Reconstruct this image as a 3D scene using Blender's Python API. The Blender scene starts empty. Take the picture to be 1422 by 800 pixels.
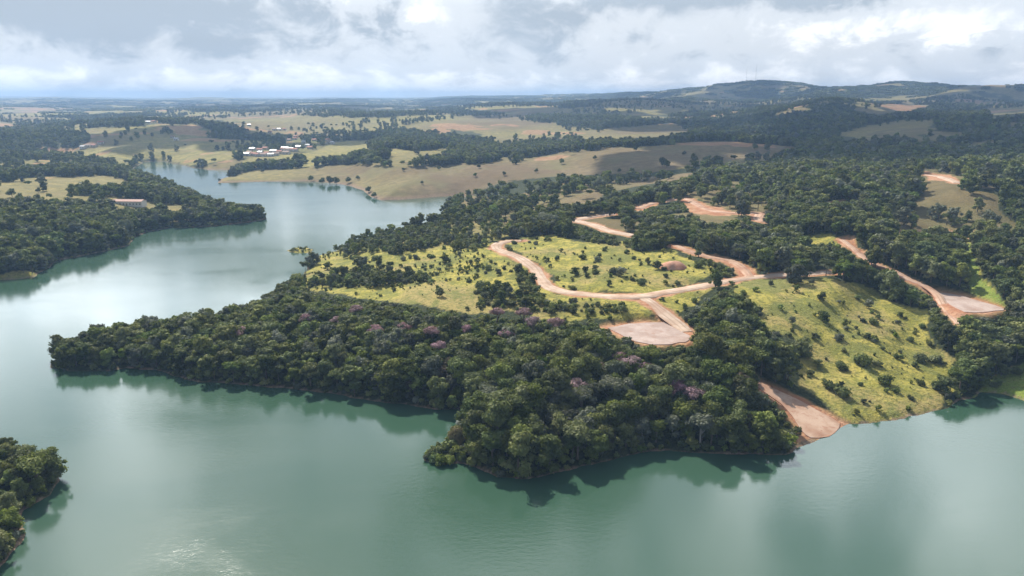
import bpy, math, random
import numpy as np

random.seed(7)
rng = np.random.default_rng(7)
sc = bpy.context.scene
COL = sc.collection
R = math.radians

# ------------------------------------------------------------------ camera
HC, PITCH, F = 100.0, R(15.05), 978.0
CP, SP = math.cos(PITCH), math.sin(PITCH)
cam_d = bpy.data.cameras.new("camera")
cam = bpy.data.objects.new("camera", cam_d)
COL.objects.link(cam)
cam.location = (0, 0, HC)
cam.rotation_euler = (R(90) - PITCH, 0, 0)
cam_d.sensor_width = 36
cam_d.lens = 36 * F / 1422
cam_d.clip_start = 1
cam_d.clip_end = 120000
sc.camera = cam


def project(x, y, z):
    """world point -> pixel of the survey photograph (1422 x 800)"""
    dz = z - HC
    dep = np.maximum(y * CP - dz * SP, 1e-3)
    up = y * SP + dz * CP
    return 711 + F * x / dep, 400 - F * up / dep


def ray(px, py):
    a, b = (px - 711) / F, (400 - py) / F
    return np.array([a, CP + b * SP, -SP + b * CP])


def on_plane(px, py, z=0.0):
    d = ray(px, py)
    t = (z - HC) / d[2]
    return d[0] * t, d[1] * t


# ------------------------------------------------------------------ noise
def _hash(ix, iy, s):
    h = (ix.astype(np.int64) * 374761393 + iy.astype(np.int64) * 668265263 + s * 974634777) & 0xFFFFFFFF
    h = ((h ^ (h >> 13)) * 1274126177) & 0xFFFFFFFF
    return ((h ^ (h >> 16)) & 0xFFFF) / 65535.0


def vnoise(x, y, s=0):
    ix, iy = np.floor(x), np.floor(y)
    fx, fy = x - ix, y - iy
    fx, fy = fx * fx * fx * (fx * (fx * 6 - 15) + 10), fy * fy * fy * (fy * (fy * 6 - 15) + 10)
    a, b = _hash(ix, iy, s), _hash(ix + 1, iy, s)
    c, d = _hash(ix, iy + 1, s), _hash(ix + 1, iy + 1, s)
    return (a + (b - a) * fx) * (1 - fy) + (c + (d - c) * fx) * fy


def fbm(x, y, wl, octv=4, s=0):
    t, amp, tot = 0, 1.0, 0
    for o in range(octv):
        k = 2 ** o / wl
        t = t + amp * (vnoise(x * k + 17.3 * o, y * k - 9.1 * o, s + o) * 2 - 1)
        tot += amp
        amp *= 0.5
    return t / tot


def sstep(a, b, v):
    t = np.clip((v - a) / (b - a), 0, 1)
    return t * t * (3 - 2 * t)


def in_poly(px, py, poly):
    r = np.zeros(np.shape(px), bool)
    n = len(poly)
    for i in range(n):
        x1, y1 = poly[i]
        x2, y2 = poly[(i + 1) % n]
        if y1 == y2:
            continue
        c = (y1 > py) != (y2 > py)
        r ^= c & (px < (x2 - x1) * (py - y1) / (y2 - y1) + x1)
    return r


def poly_dist(x, y, poly, closed=True):
    d2 = np.full(np.shape(x), 1e18)
    n = len(poly)
    for i in range(n if closed else n - 1):
        x1, y1 = poly[i]
        x2, y2 = poly[(i + 1) % n]
        dx, dy = x2 - x1, y2 - y1
        t = np.clip(((x - x1) * dx + (y - y1) * dy) / (dx * dx + dy * dy + 1e-9), 0, 1)
        d2 = np.minimum(d2, (x - x1 - t * dx) ** 2 + (y - y1 - t * dy) ** 2)
    return np.sqrt(d2)


# ------------------------------------------------------------------ the lake's shoreline
SH_RIGHT = [(1520, 610), (1470, 578), (1422, 557), (1390, 546), (1362, 544), (1340, 556), (1310, 568), (1275, 577),
            (1240, 584), (1205, 588), (1180, 590), (1165, 598), (1148, 607), (1122, 613), (1106, 622), (1098, 630),
            (1060, 632), (1000, 630), (950, 627), (905, 628), (860, 636), (815, 648), (770, 658), (725, 663), (690, 661),
            (668, 652), (650, 644), (632, 646), (610, 648), (590, 640), (594, 630), (612, 622), (630, 608), (640, 592),
            (642, 576), (634, 568), (600, 569), (560, 562), (515, 555), (470, 548), (430, 543), (400, 540), (345, 535),
            (300, 532), (262, 528), (232, 520), (205, 513), (180, 510), (150, 515), (120, 517), (92, 516), (68, 511),
            # far side of the wooded arm, hidden behind its trees
            (74, 500), (105, 488), (150, 476), (210, 466), (260, 460), (310, 452), (350, 440), (385, 424), (404, 408),
            (418, 396), (423, 378), (430, 366), (446, 354), (466, 349), (482, 341), (510, 334), (550, 328), (590, 318),
            (612, 306), (622, 294), (640, 280), (652, 274), (636, 272), (600, 274), (560, 277), (530, 278), (514, 273),
            (506, 265), (486, 258), (462, 254), (430, 252), (380, 252), (330, 253), (303, 254), (306, 249), (325, 243),
            (338, 238), (320, 236), (290, 236), (268, 233), (252, 229), (225, 224), (200, 225), (186, 233), (184, 244),
            (205, 252), (235, 262), (262, 275), (300, 290), (335, 298), (372, 303), (350, 308), (300, 314), (262, 316),
            (235, 316), (205, 322), (186, 330), (181, 340), (150, 348), (110, 356), (80, 362), (64, 374), (48, 384),
            (20, 388), (0, 389), (-60, 395), (-160, 410), (-300, 430)]
LAKE = [on_plane(*p) for p in SH_RIGHT] + [(-520, 60), (-300, -300), (400, -300), (420, 40), (330, 160)]
ISLET = [on_plane(*p) for p in [(-120, 640), (-40, 634), (20, 634), (60, 642), (78, 656), (80, 668), (74, 688), (48, 700), (24, 712), (20, 728),
                                (28, 748), (16, 766), (4, 782), (-40, 820), (-160, 820)]]
SMALL_ISLE = [on_plane(*p) for p in [(399, 348), (408, 344), (424, 344), (436, 347), (432, 351), (418, 352), (405, 351)]]
POND = [on_plane(*p) for p in [(72, 224), (85, 220), (104, 221), (102, 226), (84, 226)]]


def shore_dist(x, y):
    """metres inland (+) or out on the water (-)"""
    wob = 1.6
    xn = x + wob * fbm(x, y, 9, 2, 31)
    yn = y + wob * fbm(x, y, 9, 2, 57)
    lake = np.where(in_poly(xn, yn, LAKE), -1, 1) * poly_dist(xn, yn, LAKE)
    pond = np.where(in_poly(xn, yn, POND), -1, 1) * poly_dist(xn, yn, POND)
    d = np.minimum(lake, pond)
    for isl in (ISLET, SMALL_ISLE):
        s = np.where(in_poly(xn, yn, isl), 1, -1) * poly_dist(xn, yn, isl)
        d = np.maximum(d, s)
    return d


# ------------------------------------------------------------------ relief
CTRL_PX = [  # pixel, height of the land there
    (120, 500, 4), (220, 490, 6), (350, 490, 7), (450, 490, 9), (560, 500, 10), (640, 540, 9), (700, 480, 13), (760, 600, 9),
    (900, 580, 11), (1040, 585, 9), (800, 500, 14), (895, 457, 15), (955, 462, 15), (930, 425, 18), (890, 411, 19),
    (770, 400, 17), (700, 345, 19), (560, 345, 13), (590, 320, 16), (450, 372, 6), (500, 420, 10), (620, 400, 14),
    (850, 365, 21), (935, 363, 22), (1050, 400, 20), (1200, 440, 14), (1290, 490, 9), (1150, 530, 7), (1060, 460, 15),
    (1150, 382, 22), (1340, 425, 15), (1300, 340, 24), (1400, 360, 24), (1400, 480, 9), (1200, 310, 30), (1000, 290, 28),
    (830, 308, 22), (700, 275, 12), (730, 315, 19), (1150, 255, 38), (1350, 250, 42), (1000, 250, 30), (850, 265, 20),
    (600, 245, 16), (700, 226, 24), (850, 212, 34), (1000, 200, 42), (450, 240, 10), (350, 245, 5), (800, 240, 22),
    (1000, 225, 30), (0, 330, 14), (100, 310, 14), (200, 300, 8), (150, 260, 16), (30, 265, 16), (300, 295, 5),
    (20, 700, 5), (60, 660, 3), (418, 348, 1.2), (560, 210, 30), (420, 210, 16), (300, 205, 16)]
CTRL_D = [  # pixel column, distance, height
    (0, 1600, 18), (0, 3000, 35), (0, 6000, 55), (0, 12000, 95), (0, 24000, 150), (250, 2200, 30), (300, 4000, 45), (300, 7000, 60),
    (300, 13000, 98), (300, 26000, 170), (550, 2600, 52), (550, 4500, 62), (520, 8000, 85), (560, 15000, 112), (600, 26000, 150),
    (700, 3500, 70), (700, 6000, 92), (720, 9000, 125), (700, 16000, 150), (800, 8500, 140), (900, 8000, 150), (850, 4000, 78),
    (960, 6000, 140), (1005, 5400, 138), (1035, 5000, 178), (1065, 4900, 190), (1105, 4900, 182), (1140, 5000, 140), (1168, 5000, 112), (1205, 4700, 150), (1250, 4500, 172), (1290, 4500, 158),
    (1335, 4400, 148), (1380, 4300, 142), (1422, 4300, 150), (1500, 4200, 150), (1050, 3500, 86), (1250, 3000, 80), (1400, 2800, 78), (1300, 2000, 58),
    (1000, 2300, 55), (1150, 8500, 110), (1400, 8000, 100), (1100, 16000, 120), (1400, 16000, 110), (-300, 2000, 20), (-300, 6000, 60),
    (-300, 15000, 110), (1700, 1500, 50), (1700, 4000, 130), (1700, 12000, 110)]
cx, cy, cz = [], [], []
for px, py, z in CTRL_PX:
    x, y = on_plane(px, py, z)
    cx.append(x); cy.append(y); cz.append(z)
for px, D, z in CTRL_D:
    u = (px - 711) / F * CP
    y = D / math.sqrt(1 + u * u)
    cx.append(u * y); cy.append(y); cz.append(z)
cx, cy, cz = map(np.array, (cx, cy, cz))
cu, cl = cx / (cy + 60), np.log(cy)


def relief(x, y):
    u, l = x / (y + 60), np.log(np.maximum(y, 20))
    num = np.zeros(np.shape(x)); den = np.zeros(np.shape(x))
    for i in range(len(cz)):
        d2 = ((u - cu[i]) / 0.10) ** 2 + ((l - cl[i]) / 0.26) ** 2
        w = 1.0 / (d2 + 0.12) ** 2.4
        num += w * cz[i]; den += w
    return num / den


def raw_height(x, y):
    sd = shore_dist(x, y)
    b = relief(x, y)
    dist = np.hypot(x, y)
    far = sstep(700, 2000, dist)
    vfar = sstep(3000, 9000, dist)
    hills = far * ((19 + 7 * sstep(-200, 600, x)) * fbm(x, y, 420, 4, 3) + 20 * fbm(x, y, 1300, 3, 11)) + vfar * 22 * fbm(x, y, 3800, 3, 23)
    hills *= 1 - 0.45 * sstep(9000, 16000, dist)
    small = 1.1 * fbm(x, y, 60, 3, 41) + 0.35 * fbm(x, y, 14, 2, 43)
    L = 26 + 0.02 * dist
    grow = 1 - np.exp(-np.maximum(sd, 0) / L)
    h = (b + hills) * grow + small * sstep(0, 12, sd) + 0.5 * sstep(0, 2.5, sd)
    h = np.where(sd > 0, np.maximum(h, 0.12 + 0.5 * sstep(0, 3, sd)), -np.minimum(5, 0.3 * -sd) - 0.05)
    return h, sd


# the ground is one sheet, its cells finer where the land is closer
NU, NV = 760, 960
Y0, Y1, XO = 85.0, 16000.0, 150.0
UMAX = 1.02
us = np.linspace(-UMAX, UMAX, NU)
vs = np.exp(np.linspace(math.log(Y0), math.log(Y1), NV))
GY, GU = np.meshgrid(vs, us, indexing="ij")
GX = GU * (GY + XO)
GZ, GSD = raw_height(GX, GY)


def sample(grid, x, y):
    u = (x / (y + XO) + UMAX) / (2 * UMAX) * (NU - 1)
    v = np.log(np.maximum(y, Y0) / Y0) / math.log(Y1 / Y0) * (NV - 1)
    u = np.clip(u, 0, NU - 1.001); v = np.clip(v, 0, NV - 1.001)
    i, j = v.astype(int), u.astype(int)
    fv, fu = v - i, u - j
    return (grid[i, j] * (1 - fv) * (1 - fu) + grid[i, j + 1] * (1 - fv) * fu
            + grid[i + 1, j] * fv * (1 - fu) + grid[i + 1, j + 1] * fv * fu)


def ground_at(px, py):
    """the spot on the land that shows at this pixel"""
    d = ray(px, py)
    t = np.exp(np.linspace(math.log(90), math.log(40000), 6000))
    x, y, z = d[0] * t, d[1] * t, HC + d[2] * t
    h = np.maximum(sample(GZ, x, y), 0)
    k = np.argmax(z < h)
    if k == 0:
        k = len(t) - 1
    return float(x[k]), float(y[k]), float(h[k])


# ------------------------------------------------------------------ roads and levelled plots
def smooth_line(pts, step):
    p = np.array(pts, float)
    out = []
    for i in range(len(p) - 1):
        p0, p1, p2, p3 = p[max(i - 1, 0)], p[i], p[i + 1], p[min(i + 2, len(p) - 1)]
        n = max(2, int(np.hypot(*(p2 - p1)[:2]) / step))
        for k in range(n):
            t = k / n
            out.append(0.5 * (2 * p1 + (p2 - p0) * t + (2 * p0 - 5 * p1 + 4 * p2 - p3) * t * t + (3 * p1 - p0 - 3 * p2 + p3) * t ** 3))
    out.append(p[-1])
    return np.array(out)


ROADS = [  # name label, pixels of the centreline, half width (m)
    ("pale dirt road bending down past the upper meadow to the junction and on to the big roadside tree",
     [(724, 334), (706, 335), (690, 340), (694, 347), (720, 357), (738, 369), (749, 383), (762, 397), (782, 405), (812, 409), (850, 411), (890, 411),
      (925, 406), (965, 399), (1005, 391), (1045, 385), (1085, 382), (1125, 379), (1166, 377)], 3.3, 1.6),
    ("short dirt spur running from the road junction down to the levelled plot",
     [(885, 409), (905, 420), (925, 436), (942, 450), (954, 463)], 2.9, 1.8),
    ("pale dirt road curving through dark scrub above the upper meadow",
     [(852, 297), (826, 300), (800, 306), (822, 311), (846, 320), (880, 327)], 3.7, 2.0),
    ("wide raw dirt track looping among bare earth banks on the wooded rise",
     [(885, 290), (905, 283), (925, 279), (948, 275), (962, 280), (980, 290), (1008, 295), (1035, 296), (1056, 296), (1052, 304), (1062, 308)], 3.4, 3.6),
    ("reddish dirt track coming down through trees to the road by the upper meadow",
     [(938, 341), (960, 349), (985, 356), (1012, 362), (1030, 371), (1042, 384)], 2.7, 3.2),
    ("orange dirt road cut into the wooded slope beside the right hand meadow",
     [(1170, 332), (1198, 356), (1216, 366), (1240, 377), (1264, 388), (1288, 399), (1304, 412), (1316, 430), (1332, 452)], 2.1, 2.0),
    ("short stretch of dirt road showing between trees on the wooded slope",
     [(1252, 324), (1275, 322), (1298, 320), (1318, 322), (1334, 330)], 3.6, 2.4),
    ("faint dirt track on the distant wooded hillside", [(1290, 243), (1308, 246), (1330, 254)], 4.0, 3.0),
]
PLOTS = [("pale levelled building plot at the end of the dirt spur above the forest", [(842, 453), (866, 447), (895, 443), (926, 443), (940, 455), (954, 470), (950, 481), (905, 484), (872, 474)]),
         ("pink levelled building plot beside the orange road under the wooded slope", [(1296, 399), (1320, 404), (1350, 413), (1392, 434), (1366, 439), (1338, 437), (1320, 424)]),
         ("bare sandy boat ramp widening to the water between forest and meadow", [(1036, 519), (1050, 526), (1068, 536), (1086, 546), (1112, 560), (1140, 574), (1168, 588), (1150, 604), (1126, 609), (1112, 596), (1100, 580), (1084, 563), (1066, 550), (1046, 532)])]
road_lines, plot_polys = [], []
BARE = np.zeros(GZ.shape)
near = (GY > 90) & (GY < 2600)
for lab, pts, hw, bank in ROADS:
    w = [ground_at(*p) for p in pts]
    line = smooth_line(w, 2.5)
    z = sample(GZ, line[:, 0], line[:, 1])
    k = np.ones(9) / 9
    z = np.convolve(np.pad(z, 4, mode="edge"), k, mode="valid")
    line[:, 2] = np.maximum(z, 0.15)
    road_lines.append(line)
for lab, pts in PLOTS:
    w = np.array([ground_at(*p) for p in pts])
    plot_polys.append(w)
for (lab, pts, hw, bank), line in zip(ROADS, road_lines):
    bb = near & (GX > line[:, 0].min() - 20) & (GX < line[:, 0].max() + 20) & (GY > line[:, 1].min() - 20) & (GY < line[:, 1].max() + 20)
    idx = np.argwhere(bb)
    X, Y = GX[bb], GY[bb]
    best = np.full(len(X), 1e9); zz = np.zeros(len(X))
    for s in range(len(line)):
        d2 = (X - line[s, 0]) ** 2 + (Y - line[s, 1]) ** 2
        m = d2 < best
        best[m] = d2[m]; zz[m] = line[s, 2]
    d = np.sqrt(best)
    f = 1 - sstep(hw + 1.2, hw + 6, d)
    GZ[bb] = GZ[bb] * (1 - f) + (zz - 0.28) * f
    BARE[bb] = np.maximum(BARE[bb], 1 - sstep(hw + 0.4 * bank, hw + bank, d + 2.2 * fbm(X, Y, 9, 2, 71)))

for w, tilt in zip(plot_polys, (0, 0, 1)):
    poly = [tuple(p[:2]) for p in w]
    bb = near & (GX > w[:, 0].min() - 15) & (GX < w[:, 0].max() + 15) & (GY > w[:, 1].min() - 15) & (GY < w[:, 1].max() + 15)
    X, Y = GX[bb], GY[bb]
    ins = in_poly(X, Y, poly)
    dd = np.where(ins, 0, poly_dist(X, Y, poly))
    A = np.c_[w[:, 0], w[:, 1], np.ones(len(w))]
    co = np.linalg.lstsq(A, w[:, 2], rcond=None)[0]
    if not tilt:
        co = np.array([0, 0, w[:, 2].mean()])
    pl = np.c_[X, Y, np.ones(len(X))] @ co
    w[:, 2] = A @ co + 0.12
    if tilt:
        w[:, 2] = np.maximum(w[:, 2], 0.1)
        pl = np.maximum(pl, -0.1)
    f = 1 - sstep(1.6, 6, dd)
    GZ[bb] = GZ[bb] * (1 - f) + (pl - 0.12) * f
    BARE[bb] = np.maximum(BARE[bb], 1 - sstep(0.5, 4.5, dd + 1.8 * fbm(X, Y, 6, 2, 77)))

# ------------------------------------------------------------------ what covers the land
MEADOW = [[(420, 394), (424, 370), (445, 352), (500, 350), (600, 342), (650, 335), (690, 340), (722, 356), (742, 374), (765, 403), (830, 412), (885, 418),
           (905, 438), (880, 448), (800, 446), (720, 442), (640, 433), (560, 422), (490, 414), (438, 406)],
          [(705, 341), (722, 332), (760, 330), (850, 341), (925, 350), (975, 368), (990, 380), (960, 397), (890, 404), (800, 404), (770, 393), (750, 370), (735, 354)],
          [(1018, 402), (1060, 388), (1150, 384), (1215, 400), (1290, 436), (1306, 465), (1330, 500), (1306, 545), (1275, 577), (1240, 586), (1180, 592),
           (1146, 566), (1112, 546), (1096, 520), (1120, 497), (1105, 480), (1062, 456), (1072, 436), (1045, 418)],
          [(1338, 554), (1366, 530), (1400, 512), (1425, 503), (1480, 500), (1480, 580), (1422, 560), (1390, 548)],
          [(1336, 335), (1348, 338), (1362, 385), (1405, 426), (1396, 434), (1345, 408), (1338, 365)],
          [(900, 415), (950, 405), (1010, 392), (985, 412), (952, 436), (938, 440)],
          [(1120, 322), (1160, 322), (1178, 336), (1120, 338)]]
MEADOW_TREES = [[(425, 392), (470, 380), (520, 376), (585, 383), (588, 392), (520, 397), (470, 402), (432, 403)],
                [(466, 350), (500, 338), (560, 318), (610, 312), (625, 335), (600, 345), (540, 351)],
                [(625, 330), (660, 333), (665, 346), (628, 348)],
                [(650, 408), (690, 398), (760, 412), (830, 424), (870, 432), (840, 442), (740, 436), (650, 425)],
                [(708, 362), (725, 370), (738, 392), (760, 405), (735, 405), (715, 385)]]
PASTURE = [[(296, 254), (345, 238), (470, 229), (560, 232), (700, 225), (830, 207), (1000, 196), (1100, 204), (1112, 212), (1000, 226), (900, 240), (800, 250),
            (720, 262), (640, 274), (540, 280), (510, 272), (480, 257), (430, 253)],
           [(622, 300), (650, 276), (780, 252), (870, 247), (990, 238), (960, 250), (900, 268), (830, 284), (740, 294), (660, 306)],
           [(-40, 258), (50, 246), (150, 243), (178, 250), (186, 262), (150, 262), (60, 262), (-40, 268)],
           [(-40, 264), (60, 260), (105, 268), (200, 279), (250, 283), (282, 288), (268, 298), (222, 293), (190, 288), (100, 284), (-40, 285)],
           [(60, 214), (190, 201), (300, 198), (345, 214), (320, 222), (270, 231), (215, 221), (120, 222)],
           [(330, 230), (345, 217), (430, 212), (460, 196), (530, 195), (515, 207), (625, 208), (650, 212), (560, 226), (480, 222), (430, 232)],
           [(1308, 206), (1380, 195), (1395, 203), (1340, 208)],
           [(960, 232), (1100, 222), (1110, 226), (980, 238)],
           [(0, 158), (50, 150), (60, 165), (0, 170)],
           [(100, 182), (160, 177), (170, 190), (120, 194)]]
PATCH = [[(1160, 186), (1200, 176), (1255, 166), (1300, 166), (1290, 176), (1240, 184), (1190, 192)], [(1040, 200), (1090, 190), (1120, 192), (1115, 200), (1060, 205)],
         [(800, 185), (870, 175), (935, 172), (960, 180), (900, 190), (820, 196)], [(860, 158), (930, 148), (960, 152), (900, 162)], [(1260, 192), (1340, 184), (1330, 194), (1270, 198)],
         [(1180, 152), (1260, 142), (1290, 148), (1220, 159)], [(560, 172), (650, 160), (720, 165), (780, 175), (700, 190), (620, 182)], [(180, 190), (260, 182), (300, 190), (230, 196)],
         [(270, 165), (400, 158), (500, 165), (400, 172)], [(1370, 150), (1430, 146), (1430, 156), (1380, 160)], [(640, 150), (740, 146), (800, 152), (720, 158)]]
WOODS = [[(108, 252), (150, 258), (185, 262), (300, 285), (330, 296), (285, 289), (200, 275), (120, 266)],
         [(512, 208), (520, 190), (545, 181), (590, 186), (612, 198), (612, 208)],
         [(606, 194), (625, 178), (668, 186), (675, 197), (640, 200)],
         [(0, 205), (0, 182), (80, 180), (130, 192), (110, 205)],
         [(650, 272), (690, 256), (750, 248), (752, 262), (700, 275)],
         [(480, 226), (500, 214), (540, 216), (545, 226)],
         [(700, 252), (770, 245), (900, 240), (1000, 228), (1000, 236), (880, 248), (780, 254)],
         [(840, 268), (900, 256), (1000, 244), (1000, 258), (900, 268), (830, 280)]]


def cover(x, y, z, sd):
    """per point: trees (0-1 density), dry (0 lush - 1 brown pasture), ..."""
    px, py = project(x, y, z)
    dist = np.hypot(x, y)
    jit = np.clip(0.035 * dist, 4, 60)
    pj = 1.0 * F / np.maximum(dist, 1)
    jx, jy = fbm(x, y, 22, 3, 81), fbm(x, y, 22, 3, 91)
    bx, by = px + 9.0 * jx * pj, py + 4.0 * jy * pj
    md = np.zeros(np.shape(x), bool)
    for p in MEADOW:
        md |= in_poly(bx, by, p)
    mt = np.zeros(np.shape(x), bool)
    for p in MEADOW_TREES:
        mt |= in_poly(bx, by, p)
    ps = np.zeros(np.shape(x), bool)
    for p in PASTURE:
        ps |= in_poly(bx, by, p)
    wd = np.zeros(np.shape(x), bool)
    for p in WOODS:
        wd |= in_poly(bx, by, p)
    n = 0.8 * fbm(x * 0.75, y, 190, 4, 101) + 0.45 * fbm(x, y, 60, 3, 103) + 0.45 * fbm(x, y, 900, 2, 105)
    farmix = sstep(-0.05, 0.05, n + np.where(px > 820, 0.30 * (1 - sstep(950, 1450, dist)) + 0.10 * (1 - sstep(1800, 2600, dist)) + 0.46 * sstep(2500, 3600, dist), 0.0) - 0.19 * sstep(1300, 2400, dist) - 0.06 * sstep(3500, 7000, dist))
    farmix = np.maximum(farmix, 0.08)
    tree = np.where(dist > 900, farmix, 1.0)
    leftland = (px < 380) & (dist < 900)
    tree = np.where(leftland, np.where(n > -0.33, 1.0, 0.25), tree)
    p2 = in_poly(px, py, PASTURE[1])
    tree = np.where(ps, np.where(p2, 0.10 + 0.6 * sstep(-0.05, 0.12, n), np.where(px < 330, 0.02, 0.003)), tree)
    pt = np.zeros(np.shape(x), bool)
    for p in PATCH:
        pt |= in_poly(bx, by, p)
    tree = np.where(pt & (dist > 1100), 0.10, tree)
    tree = np.where(wd, 1.0, tree)
    tree = np.where(md, 0.0, tree)
    tree = np.where(mt, 0.45, tree)
    opn = in_poly(bx, by, [(440, 356), (480, 336), (540, 316), (600, 300), (640, 292), (700, 290), (720, 318), (700, 336), (640, 338), (560, 348)])
    tree = np.where(opn & ~mt & ~md, 0.32, tree)
    gaps = (px > 690) & (dist > 430) & (dist < 1500) & ~ps & ~md & (fbm(x, y, 85, 3, 131) > np.where(px < 1050, 0.08, 0.15))
    tree = np.where(gaps, 0.16, tree)
    brown = in_poly(bx, by, [(1225, 226), (1290, 215), (1350, 221), (1335, 241), (1270, 240)]) | in_poly(bx, by, [(1140, 284), (1175, 276), (1200, 292), (1180, 304), (1150, 298)])
    tree = np.where(brown, 0.35, tree)
    vil = in_poly(px, py, [(325, 219), (345, 204), (380, 202), (440, 186), (475, 194), (432, 212), (345, 219)])
    tree = np.where(vil, 0.55, tree)
    isle = sd_isle(x, y) > -3
    tree = np.where(isle, 0.0, tree)
    dry = np.where(ps | ((dist > 900) & (tree < 0.5)), np.where(ps, 0.80, 0.62) + 0.3 * np.clip(fbm(x, y, 300, 2, 111) * 2, -1, 1), 0.0)
    dry = np.where(gaps | brown, 0.85, dry)
    dry = np.where(in_poly(px, py, PASTURE[5]) | in_poly(px, py, PASTURE[4]) | in_poly(px, py, PASTURE[3]), 0.35, dry)
    return px, py, dist, tree, dry, md, mt


def sd_isle(x, y):
    return np.where(in_poly(x, y, SMALL_ISLE), 1, -1) * poly_dist(x, y, SMALL_ISLE)


# ------------------------------------------------------------------ helpers
def link(o, parent=None):
    COL.objects.link(o)
    if parent is not None:
        o.parent = parent
    return o


def tag(o, label=None, cat=None, group=None, kind=None):
    if label: o["label"] = label
    if cat: o["category"] = cat
    if group: o["group"] = group
    if kind: o["kind"] = kind
    return o


def mesh_np(name, V, faces4=None, faces3=None, mats=(), smooth=False, midx=None):
    me = bpy.data.meshes.new(name)
    V = np.asarray(V, np.float32)
    nl, starts, loops = 0, [], []
    for fc, n in ((faces4, 4), (faces3, 3)):
        if fc is not None and len(fc):
            fc = np.asarray(fc, np.int32)
            starts.append(nl + np.arange(len(fc)) * n)
            loops.append(fc.ravel())
            nl += len(fc) * n
    starts = np.concatenate(starts).astype(np.int32)
    loops = np.concatenate(loops).astype(np.int32)
    me.vertices.add(len(V)); me.vertices.foreach_set("co", V.ravel())
    me.loops.add(nl); me.loops.foreach_set("vertex_index", loops)
    me.polygons.add(len(starts)); me.polygons.foreach_set("loop_start", starts)
    for m in mats:
        me.materials.append(m)
    if midx is not None:
        me.polygons.foreach_set("material_index", np.asarray(midx, np.int32))
    me.update(calc_edges=True)
    me.polygons.foreach_set("use_smooth", np.full(len(starts), smooth))
    me.validate()
    return me


class MB:
    def __init__(s): s.v, s.f, s.m = [], [], []
    def face(s, pts, m=0):
        b = len(s.v); s.v += [tuple(p) for p in pts]; s.f.append(tuple(range(b, b + len(pts)))); s.m.append(m)
    def box(s, x0, y0, z0, x1, y1, z1, m=0):
        p = [(x0, y0, z0), (x1, y0, z0), (x1, y1, z0), (x0, y1, z0), (x0, y0, z1), (x1, y0, z1), (x1, y1, z1), (x0, y1, z1)]
        for q in ((0, 3, 2, 1), (4, 5, 6, 7), (0, 1, 5, 4), (1, 2, 6, 5), (2, 3, 7, 6), (3, 0, 4, 7)):
            s.face([p[i] for i in q], m)
    def tube(s, pts, radii, n=7, m=0):
        b = len(s.v)
        for i, (p, r) in enumerate(zip(pts, radii)):
            p = np.array(p, float)
            d = np.array(pts[min(i + 1, len(pts) - 1)], float) - np.array(pts[max(i - 1, 0)], float)
            d /= np.linalg.norm(d) + 1e-9
            a = np.cross(d, (0.3, 1, 0.1)); a /= np.linalg.norm(a) + 1e-9
            c = np.cross(d, a)
            for k in range(n):
                t = 2 * math.pi * k / n
                s.v.append(tuple(p + r * (math.cos(t) * a + math.sin(t) * c)))
        for i in range(len(pts) - 1):
            for k in range(n):
                s.f.append((b + i * n + k, b + i * n + (k + 1) % n, b + (i + 1) * n + (k + 1) % n, b + (i + 1) * n + k)); s.m.append(m)
        s.f.append(tuple(b + (len(pts) - 1) * n + k for k in range(n))); s.m.append(m)
    def mesh(s, name, mats):
        me = bpy.data.meshes.new(name)
        me.from_pydata(s.v, [], s.f)
        for m in mats: me.materials.append(m)
        me.polygons.foreach_set("material_index", s.m)
        me.update()
        return me
    def obj(s, name, mats, parent=None):
        return link(bpy.data.objects.new(name, s.mesh(name, mats if isinstance(mats, (list, tuple)) else [mats])), parent)


def empty(name, loc, rz=0.0, scale=1.0):
    o = bpy.data.objects.new(name, None)
    o.empty_display_size = 1
    o.location = loc; o.rotation_euler = (0, 0, rz)
    o.scale = (scale,) * 3 if not isinstance(scale, (tuple, list)) else scale
    return link(o)


# ------------------------------------------------------------------ materials
class NT:
    """a little builder for node trees"""
    def __init__(s, tree):
        s.t = tree; s.t.nodes.clear()
    def n(s, typ, **kw):
        nd = s.t.nodes.new(typ)
        for k, v in kw.items():
            if k.startswith("i_"):
                nd.inputs[k[2:].replace("_", " ")].default_value = v
            else:
                setattr(nd, k, v)
        return nd
    def l(s, a, b): s.t.links.new(a, b)
    def put(s, sock, v):
        if hasattr(v, "is_output"): s.l(v, sock)
        else: sock.default_value = v
    def math(s, op, a, b=0.0, c=None, clamp=False):
        nd = s.n("ShaderNodeMath", operation=op, use_clamp=clamp)
        s.put(nd.inputs[0], a); s.put(nd.inputs[1], b)
        if c is not None: s.put(nd.inputs[2], c)
        return nd.outputs[0]
    def noise(s, vec, scale, detail=3, rough=0.55, dist=0.0):
        nd = s.n("ShaderNodeTexNoise", i_Scale=scale, i_Detail=detail, i_Roughness=rough, i_Distortion=dist)
        if vec is not None: s.l(vec, nd.inputs["Vector"])
        return nd.outputs["Fac"]
    def remap(s, v, a, b, c=0.0, d=1.0, smooth=True):
        nd = s.n("ShaderNodeMapRange", interpolation_type="SMOOTHSTEP" if smooth else "LINEAR")
        s.put(nd.inputs[0], v)
        for k, q in zip((1, 2, 3, 4), (a, b, c, d)): s.put(nd.inputs[k], q)
        return nd.outputs[0]
    def mix(s, f, a, b, blend="MIX"):
        nd = s.n("ShaderNodeMix", data_type="RGBA", blend_type=blend)
        s.put(nd.inputs[0], f)
        for k, q in ((6, a), (7, b)):
            if isinstance(q, tuple) and len(q) == 3: q = q + (1,)
            s.put(nd.inputs[k], q)
        return nd.outputs[2]
    def vmul(s, v, k):
        nd = s.n("ShaderNodeVectorMath", operation="MULTIPLY")
        s.l(v, nd.inputs[0]); nd.inputs[1].default_value = k
        return nd.outputs[0]


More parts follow.
